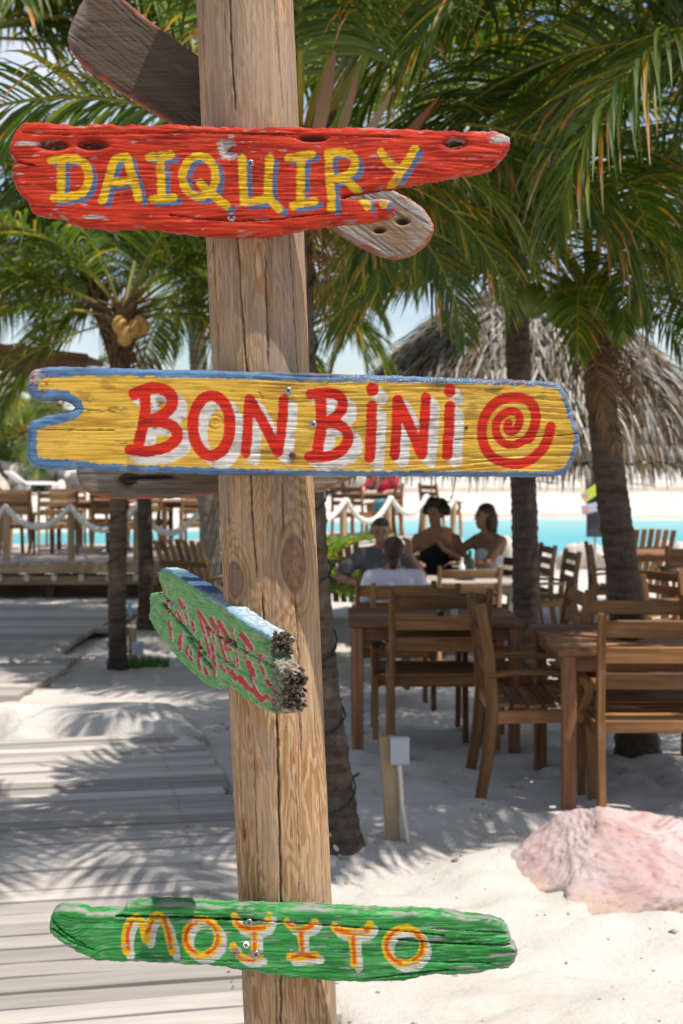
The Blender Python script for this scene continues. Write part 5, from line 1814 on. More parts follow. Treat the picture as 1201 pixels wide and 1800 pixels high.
# ================================================================== DECKS WITH ROPE RAIL
def deck(label, p0, p1, depth, ztop, zground, posts, rope_labels, seed):
    p0 = Vector((p0[0], p0[1], 0)); p1 = Vector((p1[0], p1[1], 0))
    L = (p1 - p0).length
    rz = math.atan2(p1.y - p0.y, p1.x - p0.x)
    t = thing('raised_deck', label, 'deck', (p0.x, p0.y, zground), rz)
    h = ztop - zground
    n = int(depth / .145)
    for k in range(n):
        MB().beam([(0, .07 + k * .145, h - .018), (L, .07 + k * .145, h - .018)], .138, .03).build('plank', M['grey_plank'], t)
    MB().beam([(0, -.02, h - .10), (L, -.02, h - .10)], .04, .13).build('fascia', M['deck_wood'], t)
    MB().beam([(0, .06, h - .26), (L, .06, h - .26)], .06, .12).build('beam', M['deck_wood'], t)
    m = int(L / .36)
    for k in range(m):
        x = .15 + k * .36
        MB().beam([(x, -.01, h - .225), (x, depth * .9, h - .225)], .07, .085).build('joist', M['pipe'], t)
    for k in range(int(L / 1.6) + 1):
        for y in (.25, depth - .3):
            MB().beam([(.1 + k * 1.6, y, -.15), (.1 + k * 1.6, y, h - .25)], .12, .12, up=(0, 1, 0)).build('pile', M['roof_wood'], t)
    MB().beam([(0, .5, h * .3), (L, .5, h * .3)], .03, h * .55).build('skirt', M['roof_wood'], t)
    tops = []
    for k, s in enumerate(posts):
        MB().beam([(s, .10, h - .05), (s, .10, h + .70)], .085, .085, up=(0, 1, 0), ch=.01).build('rail_post', M['deck_wood'], t)
        tops.append(p0.lerp(p1, s / L) + Vector((-math.sin(rz) * .05, math.cos(rz) * .05, ztop + .70)))
    for k in range(len(tops) - 1):
        a, b = tops[k], tops[k + 1]
        mb = MB()
        pts = []
        nn = 36
        for i in range(nn + 1):
            u = i / nn
            q = a.lerp(b, u) + Vector((0, 0, -.34 * 4 * u * (1 - u) * (.8 + .25 * ((k * 7) % 3) / 2) + .02))
            pts.append(q)
        for s3 in range(3):
            st = []
            for i in range(nn * 3 + 1):
                u = i / (nn * 3)
                q = a.lerp(b, u) + Vector((0, 0, -.34 * 4 * u * (1 - u) * (.8 + .25 * ((k * 7) % 3) / 2) + .02))
                an = u * 60 + s3 * 2.094
                st.append(q + Vector((-math.sin(rz), math.cos(rz), 0)) * .021 * math.cos(an) + Vector((0, 0, 1)) * .021 * math.sin(an))
            mb.tube(st, .026, 6)
        base = a.copy()
        mb.v = [(x - base.x, y - base.y, z - base.z) for x, y, z in mb.v]
        tag(mb.build('rope', M['rope'], None, True, base), rope_labels[k], 'rope', 'ropes slung between deck posts')
    return t


ZD = .20
deck('long raised timber deck on the left with rope rail', (-7.2, 18.0), (-1.75, 18.15), 3.6, ZD, tz0(18), [.05, 1.0, 1.86, 2.74, 3.60, 4.47, 5.35],
     ['white rope swag far left outside the first deck post', 'white rope swag entering at the left edge of the deck', 'white rope swag at the left edge between the first two deck posts', 'white rope swag between the two left deck posts', 'white rope swag right of the second deck post by the palm', 'rope swag behind the dark palm left of the lounge chair'], 1)
deck('farther deck behind the seated group with rope rail', (-1.6, 18.45), (2.05, 23.6), 3.2, ZD, tz0(20), [.25, 1.6, 2.95, 4.2, 5.3, 6.25],
     ['rope swag just left of the pole above the lounge chair', 'rope swag hidden mostly by the signpost', 'rope swag behind the young palm', 'white rope swag by the person in red', 'rope swag behind the curly haired woman'], 2)

# deck chairs and tables
GD = 'armchairs up on the decks'
for (x, y, rz, lab) in ((-4.55, 19.1, -25, 'deck armchair at the left edge behind the rope'), (-3.95, 19.0, 20, 'deck armchair second from the left edge'), (-3.25, 19.2, -15, 'deck armchair right of the second rope post'), (-3.6, 20.9, 170, 'deck armchair far side of the left deck table facing us'),
                        (-2.95, 20.6, 200, 'deck armchair behind the right of the left deck table'), (-2.0, 19.4, 10, 'deck armchair behind the dark palm trunks'), (-2.15, 21.1, 178, 'deck armchair farthest back beside the pole'), (-4.9, 20.4, 160, 'deck armchair at the far left behind the table'), (-4.25, 21.2, 185, 'deck armchair in the back row left of the table'), (-2.75, 19.9, 80, 'deck armchair side-on at the right end of the left table'), (-1.95, 20.0, -85, 'deck armchair side-on just left of the pole')):
    place(CHS, lab, 'chair', GD, x, y, rz, ZD)
for (x, y, rz, lab) in ((.95, 23.6, 75, 'deck armchair right of the person in red'), (1.55, 23.9, -60, 'deck armchair above the curly haired woman'), (.1, 22.6, -20, 'deck armchair left of the person in red')):
    place(CH, lab, 'chair', GD, x, y, rz, ZD)
place(TB2, 'reddish table on the left deck among the chairs', 'table', 'tables up on the decks', -3.75, 20.0, 4, ZD)
place(TB2, 'table on the left deck behind the palm trunks', 'table', 'tables up on the decks', -2.15, 20.3, 0, ZD)
place(TB2, 'table the person in red leans on', 'table', 'tables up on the decks', .55, 24.0, 10, ZD)

# ================================================================== PINK ROCK
def cut_blob(planes, sc, off, rz=0.0):
    bm = bmesh.new()
    bmesh.ops.create_icosphere(bm, subdivisions=5, radius=1.0)
    V = np.array([tuple(v.co) for v in bm.verts])
    d = V / np.linalg.norm(V, axis=1)[:, None]
    rad = np.full(len(d), 1.02)
    for nrm, k in planes:
        nn = np.array(nrm, float); nn /= np.linalg.norm(nn)
        dt = d @ nn
        rad = np.minimum(rad, np.where(dt > .05, k / np.maximum(dt, .05), 9))
    V = d * rad[:, None] * np.array(sc)
    ca, sa = math.cos(rz), math.sin(rz)
    V = np.stack([V[:, 0] * ca - V[:, 1] * sa, V[:, 0] * sa + V[:, 1] * ca, V[:, 2]], 1) + np.array(off)
    for v, q in zip(bm.verts, V): v.co = q
    return bm


RK = (1.03, 5.06, .0)
bma = cut_blob([((-.75, -.5, .75), .62), ((-.2, -.75, .75), .70), ((.5, -.2, .9), .74), ((-.9, -.4, .1), .9), ((.0, .6, .8), .75), ((.9, .1, .5), .8), ((-.4, -.95, .1), .82), ((-.45, -.6, .9), .70), ((.25, -.6, .85), .70), ((-.95, .1, .6), .74)], (.50, .36, .35), (.0, .13, .0), -.25)
bmb = cut_blob([((.1, -.7, .8), .72), ((.2, -1, .1), .80), ((-.8, -.5, .5), .78), ((.5, -.2, .9), .70), ((.9, -.4, .2), .85), ((-.3, -.6, .9), .66), ((.6, -.8, .35), .76), ((-.35, -1, .15), .78)], (.50, .27, .26), (.28, -.06, -.01), .22)
me_ = bpy.data.meshes.new('t'); bmb.to_mesh(me_); bmb.free(); bma.from_mesh(me_); bpy.data.meshes.remove(me_)
me_ = bpy.data.meshes.new('t'); bma.to_mesh(me_); bma.free()
o_ = bpy.data.objects.new('t', me_); COL.objects.link(o_)
md = o_.modifiers.new('r', 'REMESH'); md.mode = 'VOXEL'; md.voxel_size = .0075
md = o_.modifiers.new('s', 'SMOOTH'); md.factor = .5; md.iterations = 2
me2 = bpy.data.meshes.new_from_object(o_.evaluated_get(bpy.context.evaluated_depsgraph_get()))
bpy.data.objects.remove(o_, do_unlink=True)
nv_ = len(me2.vertices)
co = np.empty(nv_ * 3); me2.vertices.foreach_get('co', co); co = co.reshape(-1, 3)
nr = np.empty(nv_ * 3); me2.vertices.foreach_get('normal', nr); nr = nr.reshape(-1, 3)
co[:, 2] *= .84
u_ = co[:, 0] + .9 * noise2(co[:, 1] * 3, co[:, 2] * 3, 331) * .3; v_ = co[:, 2] * 1.1 + co[:, 1] * .55 + .3 * noise2(co[:, 0] * 4, co[:, 1] * 4, 333) * .3
hh = .014 * fbm(u_ * 5, v_ * 5, 3, 301) + .0030 * fbm(u_ * 30, v_ * 34, 4, 303) + .003 * fbm(co[:, 1] * 26, u_ * 26, 3, 307) - .006 * sstep(.4, .8, noise2(u_ * 17, v_ * 19, 305)) - .004 * sstep(.4, .7, noise2(u_ * 70, v_ * 70, 306))
co = co + nr * (hh * .9)[:, None]
me2.vertices.foreach_set('co', co.ravel())
n1 = fbm(u_ * 5, v_ * 5, 4, 311); n2 = fbm(u_ * 22, v_ * 22, 4, 313)
seam = np.exp(-((co[:, 0] - .02 - .35 * co[:, 2] + .05 * n1) / .09) ** 2)
c = np.tile(np.array([.52, .385, .36]), (nv_, 1))
c = mixc(c, [.45, .28, .25], sstep(-.1, .8, n1 + .55 * seam) * .7)
c = mixc(c, [.56, .46, .435], sstep(.1, .8, -n1) * .6)
c = mixc(c, [.40, .20, .17], sstep(.3, .9, n2 + .6 * seam - .1) * .4)
c = mixc(c, [.22, .15, .13], sstep(.6, .95, n2) * .6)
c = mixc(c, [.60, .45, .31], sstep(.06, .0, co[:, 2]) * .55)
c = mixc(c, [.47, .37, .35], sstep(-.1, .6, fbm(u_ * 8, v_ * 9, 3, 341)) * .5)
c = mixc(c, [.30, .16, .12], sstep(.45, .75, noise2(u_ * 40, v_ * 44, 343)) * .55)
at_ = me2.attributes.new('Col', 'FLOAT_COLOR', 'POINT')
arr = np.ones((nv_, 4), np.float32); arr[:, :3] = c; at_.data.foreach_set('color', arr.ravel())
me2.materials.clear(); me2.materials.append(m_vcol('pink_rock', .9, .15, .6, 140))
me2.polygons.foreach_set('use_smooth', [True] * len(me2.polygons)); me2.update()
me2.name = 'rock'
rock = link('rock', me2)
rock.location = RK
tag(rock, 'large pink rough rock lying on the sand lower right', 'rock')

# ================================================================== STAKE WITH BOX, PIPE
sb = GP(693, 1478)
st = thing('stake', 'short timber stake with a grey electrical box in the sand', 'stake', (sb.x, sb.y, gz(sb.x, sb.y)))
MB().beam([(0, 0, -.12), (-.015, 0, .2), (-.033, 0, .428)], .062, .04, up=(0, 1, 0), ch=.003).build('post', M['post_wood'], st)
MB().box((.022, -.034, .375), (.078, .03, .115), .006).build('junction_box', M['box_grey'], st)
MB().tube([(.02, -.03, .32), (.026, -.032, .25), (.03, -.03, .16), (.055, -.03, .0), (.06, -.03, -.06)], .009, 8).build('conduit', M['pipe'], st)
pp_ = GP(592, 1500)
mb = MB(); mb.tube([(-.05, .05, .14), (-.02, .02, .07), (.0, 0, .02), (.03, -.02, -.03)], .014, 10)
tag(mb.build('pipe', M['pipe'], None, True, (pp_.x, pp_.y, gz(pp_.x, pp_.y))), 'pale bent pipe end at the foot of the slim palm', 'pipe')
lb = GP(236, 1158)
l2 = thing('stake', 'low stake with a lamp beside the orange coconut palm', 'stake', (lb.x, lb.y, tz0(lb.y)))
MB().beam([(0, 0, -.1), (-.02, 0, .28)], .07, .05, up=(0, 1, 0)).build('post', M['post_wood'], l2)
MB().box((.04, -.05, .10), (.10, .07, .12), .01).build('lamp_housing', M['box_grey'], l2)

# cool blue panel seen between the left palms
q = W(228, 1040, 15.5)
mb = MB(); mb.box((0, 0, .14), (.045, .02, .15), .003)
bp_ = thing('marker_sign', 'small pale blue marker between the two left palm trunks', 'marker', (q.x, q.y, tz0(15.5)))
mb.build('panel', M['blue_plastic'], bp_)
MB().beam([(0, .02, -.1), (0, .02, .2)], .02, .02, up=(0, 1, 0)).build('stick', M['post_wood'], bp_)

# grass tufts at the palm foot
def tuft(label, cx, cy, n, rad, h, seed):
    rn = random.Random(seed)
    mb = MB()
    for k in range(n):
        a = rn.uniform(0, 6.283); r_ = rad * math.sqrt(rn.random())
        x, y = r_ * math.cos(a), r_ * math.sin(a) * .6
        hh = h * rn.uniform(.4, 1.1); lx, ly = rn.uniform(-.5, .5) * hh, rn.uniform(-.5, .5) * hh
        w = .004
        mb.add([(x - w, y, -.02), (x + w, y, -.02), (x + lx * .5 + w * .8, y + ly * .5, hh * .65), (x + lx * .5 - w * .8, y + ly * .5, hh * .65), (x + lx, y + ly, hh)], [(0, 1, 2, 3), (3, 2, 4)])
    o = mb.build('grass', M['grass'], None, False, (cx, cy, tz0(cy)))
    return tag(o, label, 'grass', kind='stuff')


g1 = GP(258, 1172); tuft('green grass tuft at the foot of the orange coconut palm', g1.x, g1.y, 320, .20, .09, 3)

# debris on the sand
rn = random.Random(8)
V = []; Fc = []; C = []
for k in range(900):
    y = rn.uniform(3.7, 9.0); x = rn.uniform(-.25, .5) * y
    if x < -.05 - .2 * (y - 4) and y < 8.3: continue
    z = gz(x, y)
    s_ = rn.uniform(.002, .009) * (1 + (rn.random() < .06) * 2)
    b = len(V)
    for q in ((1, 0, 0), (-1, 0, 0), (0, 1, 0), (0, -1, 0), (0, 0, .7), (0, 0, -.7)):
        V.append((x + q[0] * s_ * rn.uniform(.6, 1.4), y + q[1] * s_ * rn.uniform(.6, 1.4), z + q[2] * s_))
        C.append(Vector((.42, .35, .28)) * rn.uniform(.5, 1.3))
    for f_ in ((0, 2, 4), (2, 1, 4), (1, 3, 4), (3, 0, 4), (2, 0, 5), (1, 2, 5), (3, 1, 5), (0, 3, 5)):
        Fc.append(tuple(b + i for i in f_))
tag(link('pebbles', raw_mesh('pebbles', np.array(V), np.array(Fc), M['dry'], np.array([tuple(p) for p in C]), False)), 'scattered pebbles and coral bits on the sand', 'pebbles', kind='stuff')

# ================================================================== FAR SIGN PANEL
sp_ = W(1045, 1000, 24.0)
fs = thing('beach_sign', 'dark hanging panel with lime and white boards by the water', 'sign', (sp_.x, 24.0, tz0(24)))
def fsp(px, py, dy=0): 
    q = W(px, py, 24.0 + dy) - fs.location
    return q
MB().tube([fsp(1046, 1010), fsp(1046, 830)], .022, 10).build('post', M['box_grey'], fs)
a, b = fsp(1046, 944, -.05), fsp(1046, 812, -.05)
MB().beam([a, b], .30, .05, up=(0, 1, 0), ch=.02).build('panel', M['sign_dark'], fs)
a, b = fsp(1024, 877, -.12), fsp(1066, 848, -.12)
MB().beam([a, b], .02, .17, ch=.003).build('lime_board', M['sign_lime'], fs)
a, b = fsp(1023, 897, -.14), fsp(1060, 888, -.14)
MB().beam([a, b], .02, .16, ch=.003).build('white_board', M['sign_white'], fs)
for (x, y) in ((1030, 872), (1031, 896)):
    q = fsp(x, y, -.165)
    MB().box(q, (.10, .008, .10), .002).build('print', M['sign_pink'], fs)

# ================================================================== SHORE ROCKS, ROCK WALL, FAR BEACH
def boulder_mesh(seed):
    b = bmesh.new(); bmesh.ops.create_icosphere(b, subdivisions=3, radius=.5)
    V = np.array([tuple(v.co) for v in b.verts]); Fr = np.array([[v.index for v in f.verts] for f in b.faces]); b.free()
    dd = V / np.linalg.norm(V, axis=1)[:, None]
    rn = np.random.RandomState(seed)
    rad = np.full(len(dd), .62)
    for k in range(12):
        nn = rn.normal(size=3); nn /= np.linalg.norm(nn)
        dt = dd @ nn
        rad = np.minimum(rad, np.where(dt > .1, rn.uniform(.36, .5) / np.maximum(dt, .1), 9))
    V = dd * rad[:, None] * np.array([1.2, 1, .8])
    g = rn.uniform(.7, 1.2)
    return V, Fr


dark_rock = m_plain('dark_rock', (.13, .12, .115), .9, 0, .15, .5, 3, .5)
pale_rock = m_plain('pale_rock', (.50, .44, .37), .9, 0, .1, .3, 4, .5)
BM_D = []; BM_P = []
for k in range(4):
    V, Fr = boulder_mesh(k)
    BM_D.append(raw_mesh('boulder', V, Fr, dark_rock, None, False)); BM_P.append(raw_mesh('boulder', V, Fr, pale_rock, None, False))
rn = random.Random(12)
rw = thing('rock_wall', 'bank of dark boulders on the far shore at the left', 'rock wall', (-14, 53, .0))
for k in range(170):
    x = rn.uniform(-22, 1.5); lay = rn.random()
    o = link('boulder', (BM_D if rn.random() < .72 else BM_P)[k % 4], rw)
    o.location = (x + 14, -1 + lay * 2.2 + rn.uniform(-.3, .3), .1 + lay * 1.0 + rn.uniform(-.1, .1))
    o.rotation_euler = (rn.uniform(0, 6), rn.uniform(0, 6), rn.uniform(0, 6)); s_ = rn.uniform(.55, 1.15); o.scale = (s_,) * 3
sr = thing('shore_rocks', 'low pale rocks along the near water edge', 'rocks', (3, 25.5, -.5))
for k in range(46):
    x = rn.uniform(-2, 8)
    o = link('stone', BM_P[k % 4], sr); o.location = (x, rn.uniform(-.6, .6), rn.uniform(-.02, .14)); s_ = rn.uniform(.25, .7)
    o.rotation_euler = (rn.uniform(0, 6), rn.uniform(0, 6), rn.uniform(0, 6)); o.scale = (s_ * 1.3, s_, s_ * .7)


def sun_lounger():
    t = bpy.data.objects.new('sun_lounger', None); COL.objects.link(t)
    MB().beam([(0, 0, .32), (0, 1.3, .34)], .6, .06).build('seat', M['white_plastic'], t)
    MB().beam([(0, 1.28, .34), (0, 1.85, .75)], .6, .05).build('backrest', M['white_plastic'], t)
    for x in (-.25, .25):
        for y in (.1, 1.2): MB().beam([(x, y, -.05), (x, y, .32)], .05, .05, up=(0, 1, 0)).build('leg', M['white_plastic'], t)
    return t


SL = sun_lounger()
far_labels = ['white lounger on the far beach below the yellow board tip', 'white lounger on the far beach left of the hanging sign', 'white lounger on the far beach right of the coconut palm', 'white lounger on the far beach at the right edge', 'white lounger across the water behind the left deck', 'second white lounger across the water behind the left deck']
for k, (px, y) in enumerate([(985, 64), (1010, 66), (1150, 64), (1192, 62), (108, 50.5), (90, 52)]):
    x = (px - CX) / F * y
    place(SL, far_labels[k], 'lounger', 'loungers on the far beach', x, y, 20 + k * 23, gz(x, y) + .05)

# far scrub behind the beach
rn = random.Random(77)
V = []; Fc = []; C = []
for k in range(5200):
    x = rn.uniform(-75, 75); y = 92 + rn.uniform(0, 8)
    hmax = 2.2 + 1.3 * math.sin(x * .21) + .8 * math.sin(x * .77 + 1)
    z = .5 + hmax * rn.random() ** .7
    s_ = rn.uniform(.25, .6)
    b = len(V)
    a = Vector((rn.uniform(-1, 1), rn.uniform(-1, 1), rn.uniform(-1, 1))).normalized()
    c_ = a.orthogonal().normalized()
    p = Vector((x, y, z)); e2 = a.cross(c_)
    V += [tuple(p + c_ * s_), tuple(p + e2 * s_ * .5), tuple(p - c_ * s_), tuple(p - e2 * s_ * .5)]
    g = rn.uniform(.6, 1.4); C += [(.06 * g, .095 * g, .025 * g)] * 4
    Fc.append((b, b + 1, b + 2, b + 3))
tag(link('far_scrub', raw_mesh('far_scrub', np.array(V), np.array(Fc), M['leaf'], np.array(C), True)), 'green scrub behind the far beach', 'bushes', kind='stuff')

# ================================================================== PEOPLE
def hull_obj(balls):
    """round cones between ball pairs -> one bmesh"""
    bm = bmesh.new()
    for it in balls:
        sub = bmesh.new()
        for (p, r) in it:
            tmp = bmesh.ops.create_icosphere(sub, subdivisions=2, radius=1.0)
            rr = r if isinstance(r, (tuple, list)) else (r, r, r)
            for v in tmp['verts']:
                v.co = Vector((v.co.x * rr[0], v.co.y * rr[1], v.co.z * rr[2])) + Vector(p)
        res = bmesh.ops.convex_hull(sub, input=sub.verts)
        dele = [g for g in res['geom_interior'] if isinstance(g, bmesh.types.BMVert)] + [g for g in res['geom_unused'] if isinstance(g, bmesh.types.BMVert)]
        bmesh.ops.delete(sub, geom=list(set(dele)), context='VERTS')
        me = bpy.data.meshes.new('t'); sub.to_mesh(me); sub.free()
        bm.from_mesh(me); bpy.data.meshes.remove(me)
    return bm


def remeshed(name, balls, mat, parent, voxel=.011, smooth=4, disp=None):
    bm = hull_obj(balls)
    me = bpy.data.meshes.new(name); bm.to_mesh(me); bm.free()
    o = bpy.data.objects.new(name, me); COL.objects.link(o)
    m = o.modifiers.new('r', 'REMESH'); m.mode = 'VOXEL'; m.voxel_size = voxel
    s = o.modifiers.new('s', 'SMOOTH'); s.factor = .5; s.iterations = smooth
    dg = bpy.context.evaluated_depsgraph_get()
    ev = o.evaluated_get(dg)
    me2 = bpy.data.meshes.new_from_object(ev)
    bpy.data.objects.remove(o, do_unlink=True)
    me2.name = name
    n = len(me2.vertices); co = np.empty(n * 3); me2.vertices.foreach_get('co', co); co = co.reshape(-1, 3)
    if disp:
        nr = np.empty(n * 3); me2.vertices.foreach_get('normal', nr); nr = nr.reshape(-1, 3)
        co = co + nr * (disp[0] * fbm(co[:, 0] * disp[1] + co[:, 2] * disp[1] * .6, co[:, 1] * disp[1] - co[:, 2] * disp[1], 3, 5))[:, None]
        me2.vertices.foreach_set('co', co.ravel())
    me2.materials.clear(); me2.materials.append(mat)
    me2.polygons.foreach_set('use_smooth', [True] * len(me2.polygons)); me2.update()
    return link(name, me2, parent)


def hand_balls(wr, dirv, up, s=1.0, curl=.5):
    """palm and five separate bent fingers"""
    d = Vector(dirv).normalized(); u = Vector(up); u = (u - d * u.dot(d)).normalized(); sd = d.cross(u)
    wr = Vector(wr); out = []
    pc = wr + d * .05 * s
    out.append([(wr, .025 * s), (pc + sd * .022 * s + d * .03 * s, .016 * s), (pc - sd * .026 * s + d * .03 * s, .016 * s)])
    for k, (off, ln) in enumerate(((.034, .066), (.0115, .08), (-.0115, .074), (-.034, .056))):
        b = pc + sd * off * s + d * .034 * s
        m = b + (d - u * curl * .6).normalized() * ln * .5 * s + sd * off * .15
        e = m + (d - u * curl * 1.8).normalized() * ln * .5 * s
        out.append([(b, .0095 * s), (m, .0088 * s)]); out.append([(m, .0088 * s), (e, .0075 * s)])
    b = wr + d * .025 * s + sd * .026 * s
    m = b + (d * .6 + sd * .8).normalized() * .036 * s
    e = m + (d * .9 + sd * .25 - u * .2).normalized() * .03 * s
    out.append([(b, .013 * s), (m, .011 * s)]); out.append([(m, .011 * s), (e, .009 * s)])
    return out


def person(label, loc, rz, J, skin, shirt, shirt_kind, hair, hair_kind, pants, s=1.0):
    t = thing('person', label, 'person', loc, math.radians(rz))
    t.scale = (s,) * 3
    V3 = Vector
    D = dict(pelvis=(0, .13, .50), waist=(0, .10, .66), chest=(0, .11, .86), neck=(0, .13, 1.05), head=(0, .155, 1.185), shl=(-.175, .11, .985), shr=(.175, .11, .985), ell=(-.25, .20, .76), elr=(.25, .20, .76),
             wrl=(-.15, .42, .76), wrr=(.15, .42, .76), hipl=(-.09, .15, .49), hipr=(.09, .15, .49), knl=(-.12, .55, .48), knr=(.12, .55, .48), anl=(-.12, .56, .10), anr=(.12, .56, .10), tol=(-.13, .72, .04), tor=(.13, .72, .04), look=(0, 1, 0), handl=None, handr=None)
    D.update(J)
    P = {k: V3(v) for k, v in D.items() if v is not None}
    look = P['look'].normalized(); upv = V3((0, 0, 1)); sd = look.cross(upv).normalized()
    hd = P['head']
    B = []
    B.append([(P['pelvis'], (.15, .11, .10)), (P['waist'], (.125, .09, .08))])
    B.append([(P['waist'], (.125, .09, .08)), (P['chest'], (.15, .105, .10))])
    B.append([(P['chest'], (.145, .10, .09)), (P['shl'], .058)]); B.append([(P['chest'], (.145, .10, .09)), (P['shr'], .058)])
    B.append([(P['shl'], .05), (P['neck'], .05), (P['shr'], .05)])
    B.append([(P['neck'], .052), (hd - upv * .04, .05)])
    for sfx in 'lr':
        B.append([(P['sh' + sfx], .054), (P['el' + sfx], .040)]); B.append([(P['el' + sfx], .041), (P['wr' + sfx], .026)])
        B.append([(P['hip' + sfx], .088), (P['kn' + sfx], .062)]); B.append([(P['kn' + sfx], .058), (P['kn' + sfx].lerp(P['an' + sfx], .35), .055), (P['an' + sfx], .036)])
        B.append([(P['an' + sfx], .038), (P['to' + sfx], .03)])
        hdv = D['hand' + sfx] or tuple(P['wr' + sfx] - P['el' + sfx])
        B += hand_balls(P['wr' + sfx], hdv, (0, 0, 1), 1.0, .6)
    # head: skull, jaw, brow, nose, ears
    B.append([(hd + upv * .025 - look * .012, (.074, .074, .085))]) if False else B.append([(hd + upv * .03 - look * .015, .076), (hd + upv * .02 + look * .02, .070)])
    B.append([(hd + look * .02, .062), (hd - upv * .075 + look * .045, .036)])
    B.append([(hd + look * .078 + upv * .02, .012), (hd + look * .102 - upv * .018, .0125)])
    B.append([(hd + look * .082 - upv * .052 + sd * .02, .009), (hd + look * .082 - upv * .052 - sd * .02, .009)])
    for q in (-1, 1):
        B.append([(hd + sd * q * .078 + upv * .012, (.012, .02, .03))])
    remeshed('body', B, skin, t, .0095, 3)
    # face details
    for q in (-1, 1):
        mb = MB(); c0 = hd + look * .083 + sd * q * .031 + upv * .018
        mb.lathe([(.002, -.008), (.009, -.004), (.010, 0), (.009, .004), (.002, .008)], 10, c0)
        mb.build('eye', M['dark_leg'], t, True)
    # clothes
    C = []
    g = .014
    C.append([(P['pelvis'] + upv * .02, (.15 + g, .11 + g, .08)), (P['waist'], (.125 + g, .09 + g, .08))])
    C.append([(P['waist'], (.125 + g, .09 + g, .08)), (P['chest'], (.15 + g, .105 + g, .09))])
    if shirt_kind == 'tee':
        C.append([(P['chest'], (.147 + g, .10 + g, .09)), (P['shl'], .060 + g)]); C.append([(P['chest'], (.147 + g, .10 + g, .09)), (P['shr'], .060 + g)])
        C.append([(P['shl'] + upv * .004, .052 + g), (P['neck'] - upv * .035, .052 + g), (P['shr'] + upv * .004, .052 + g)])
        for sfx in 'lr':
            C.append([(P['sh' + sfx], .058 + g), (P['sh' + sfx].lerp(P['el' + sfx], .72), .052 + g)])
    elif shirt_kind == 'tank':
        C.append([(P['chest'] + upv * .02, (.14 + g, .10 + g, .07)), (P['chest'] + upv * .09 + V3((-.08, 0, 0)), .045)]); C.append([(P['chest'] + upv * .09 + V3((.08, 0, 0)), .045), (P['chest'], .08)])
    remeshed('shirt', C, shirt, t, .0125, 3, (.005, 16))
    C = []
    for sfx in 'lr':
        C.append([(P['pelvis'], (.155, .12, .10)), (P['hip' + sfx], .10), (P['kn' + sfx].lerp(P['hip' + sfx], .12), .078)])
    remeshed('trousers', C, pants, t, .014, 3)
    H = []
    rn = random.Random(len(label))
    if hair_kind == 'short':
        H.append([(hd + upv * .048 - look * .022, .078), (hd + upv * .06 + look * .02, .058)])
        H.append([(hd + upv * .0 - look * .045, .058)])
        remeshed('hair', H, hair, t, .009, 2, (.003, 60))
    elif hair_kind == 'curly':
        for k in range(46):
            a = rn.uniform(0, 6.283); z = rn.uniform(-.25, 1)
            dd = V3((math.cos(a) * math.sqrt(max(0, 1 - z * z)), math.sin(a) * math.sqrt(max(0, 1 - z * z)), z))
            if dd.dot(look) > .55 and z < .55: continue
            H.append([(hd + upv * .035 - look * .02 + dd * .095, rn.uniform(.028, .042))])
        H.append([(hd + upv * .045 - look * .03, .098)])
        remeshed('hair', H, hair, t, .009, 1, (.006, 70))
    elif hair_kind == 'bun':
        H.append([(hd + upv * .045 - look * .025, .084), (hd - look * .045 - upv * .01, .066)])
        H.append([(hd - look * .055 - upv * .06, .045), (hd - look * .075 - upv * .095, .034)])
        remeshed('hair', H, hair, t, .009, 2, (.004, 60))
    else:
        H.append([(hd + upv * .045 - look * .02, .088), (hd - look * .045 - upv * .01, .08)])
        H.append([(hd - look * .04, .085), (hd - look * .055 - upv * .10, .075)])
        H.append([(hd - look * .01 + sd * .07, .032), (hd - look * .02 + sd * .075 - upv * .09, .03)]); H.append([(hd - look * .01 - sd * .07, .032), (hd - look * .02 - sd * .075 - upv * .09, .03)])
        remeshed('hair', H, hair, t, .0095, 2, (.007, 40))
    return t


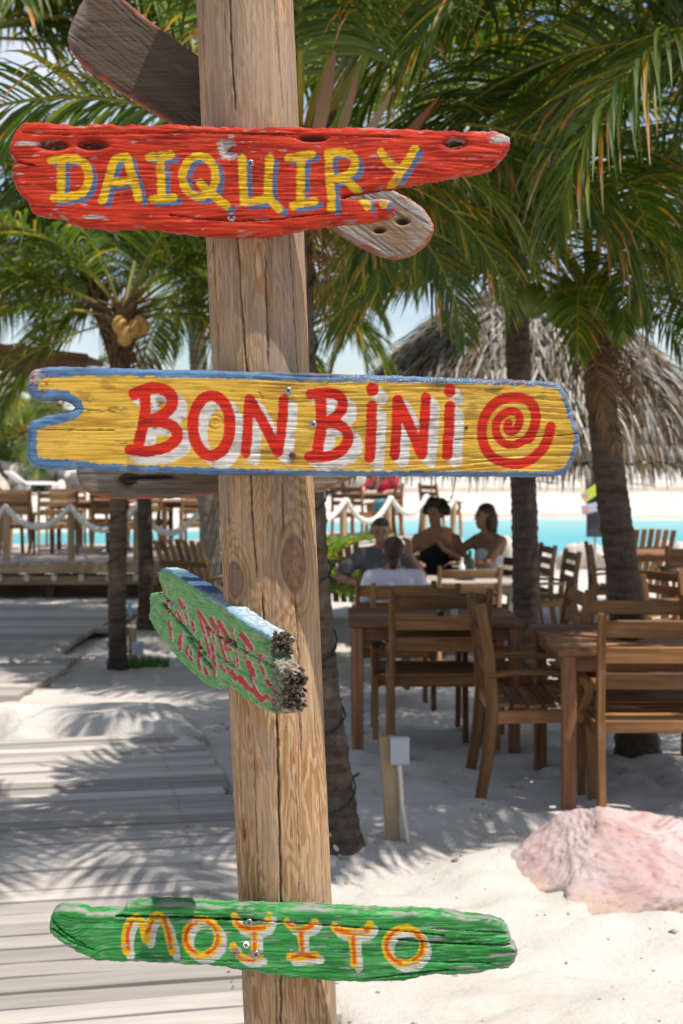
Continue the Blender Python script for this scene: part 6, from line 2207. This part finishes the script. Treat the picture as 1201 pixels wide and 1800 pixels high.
SK1 = m_plain('skin_tan', (.36, .19, .125), .55, 0, .35, .12, 18)
SK2 = m_plain('skin_brown', (.25, .125, .075), .55, 0, .35, .12, 18)
SK3 = m_plain('skin_light', (.50, .29, .20), .55, 0, .35, .12, 18)
HR = m_plain('hair_dark', (.018, .012, .009), .6, 0, .35, .4, 60)
HR2 = m_plain('hair_brown', (.045, .024, .014), .6, 0, .35, .4, 60)
CGREY = m_plain('shirt_grey', (.09, .087, .09), .9, 0, .1, .15, 9)
CWHITE = m_plain('shirt_white', (.62, .60, .68), .9, 0, .1, .06, 9)
CBLACK = m_plain('top_black', (.012, .013, .018), .85, 0, .15, .2, 9)
CRED = m_plain('shirt_red', (.45, .03, .05), .9, 0, .1, .15, 9)
PANT = m_plain('shorts_dark', (.05, .055, .07), .9, 0, .1, .2, 9)

zg = -.27
person('man in grey shirt facing us at the pale table', (.36, 11.66, -.235), 170, dict(elr=(.36, .22, .80), wrr=(.18, .48, .79), ell=(-.36, .24, .83), wrl=(-.27, .36, 1.02), handl=(.1, .1, 1), look=(-.18, 1, -.12)), SK2, CGREY, 'tee', HR, 'short', PANT)
person('girl in white shirt with hair tied back, seated with her back to us', (.37, 9.52, -.165), 0, dict(look=(.12, 1, 0)), SK1, CWHITE, 'tee', HR2, 'bun', PANT, .91)
person('curly haired woman in black top seated behind the pale table', (.96, 13.48, zg), 165, dict(look=(.3, 1, -.1), ell=(-.30, .24, .80), wrl=(-.13, .42, .92), handl=(.6, .1, .8), elr=(.28, .22, .78), wrr=(.12, .45, .79), head=(0, .16, 1.22), neck=(0, .135, 1.08)), SK2, CBLACK, 'tank', HR, 'curly', PANT, 1.06)
person('dark haired woman in strapless white top facing left, hand raised', (1.52, 13.22, zg), 122, dict(elr=(.22, .36, .86), wrr=(.06, .52, 1.0), handr=(-.2, .25, 1), ell=(-.22, .30, .80), wrl=(-.05, .48, .80), look=(.1, 1, 0), head=(0, .16, 1.2)), SK2, CWHITE, 'strapless', HR2, 'long', PANT, 1.06)
person('person in red top at the far deck table', (.80, 24.45, ZD), 165, dict(elr=(.36, .30, .80), wrr=(.30, .52, .80)), SK3, CRED, 'tee', HR2, 'short', PANT)
tw = MB()
for k in range(5):
    tw.beam([(-.2, .02 * k, .0 - k * .05), (0, .03 + .02 * math.sin(k), .02 - k * .05), (.2, .02 * k, -k * .05)], .04, .055)
tag(tw.build('towel', M['cyan'], None, True, (.76, 23.52, ZD + .60)), 'turquoise towel hung over a chair below the person in red', 'towel')
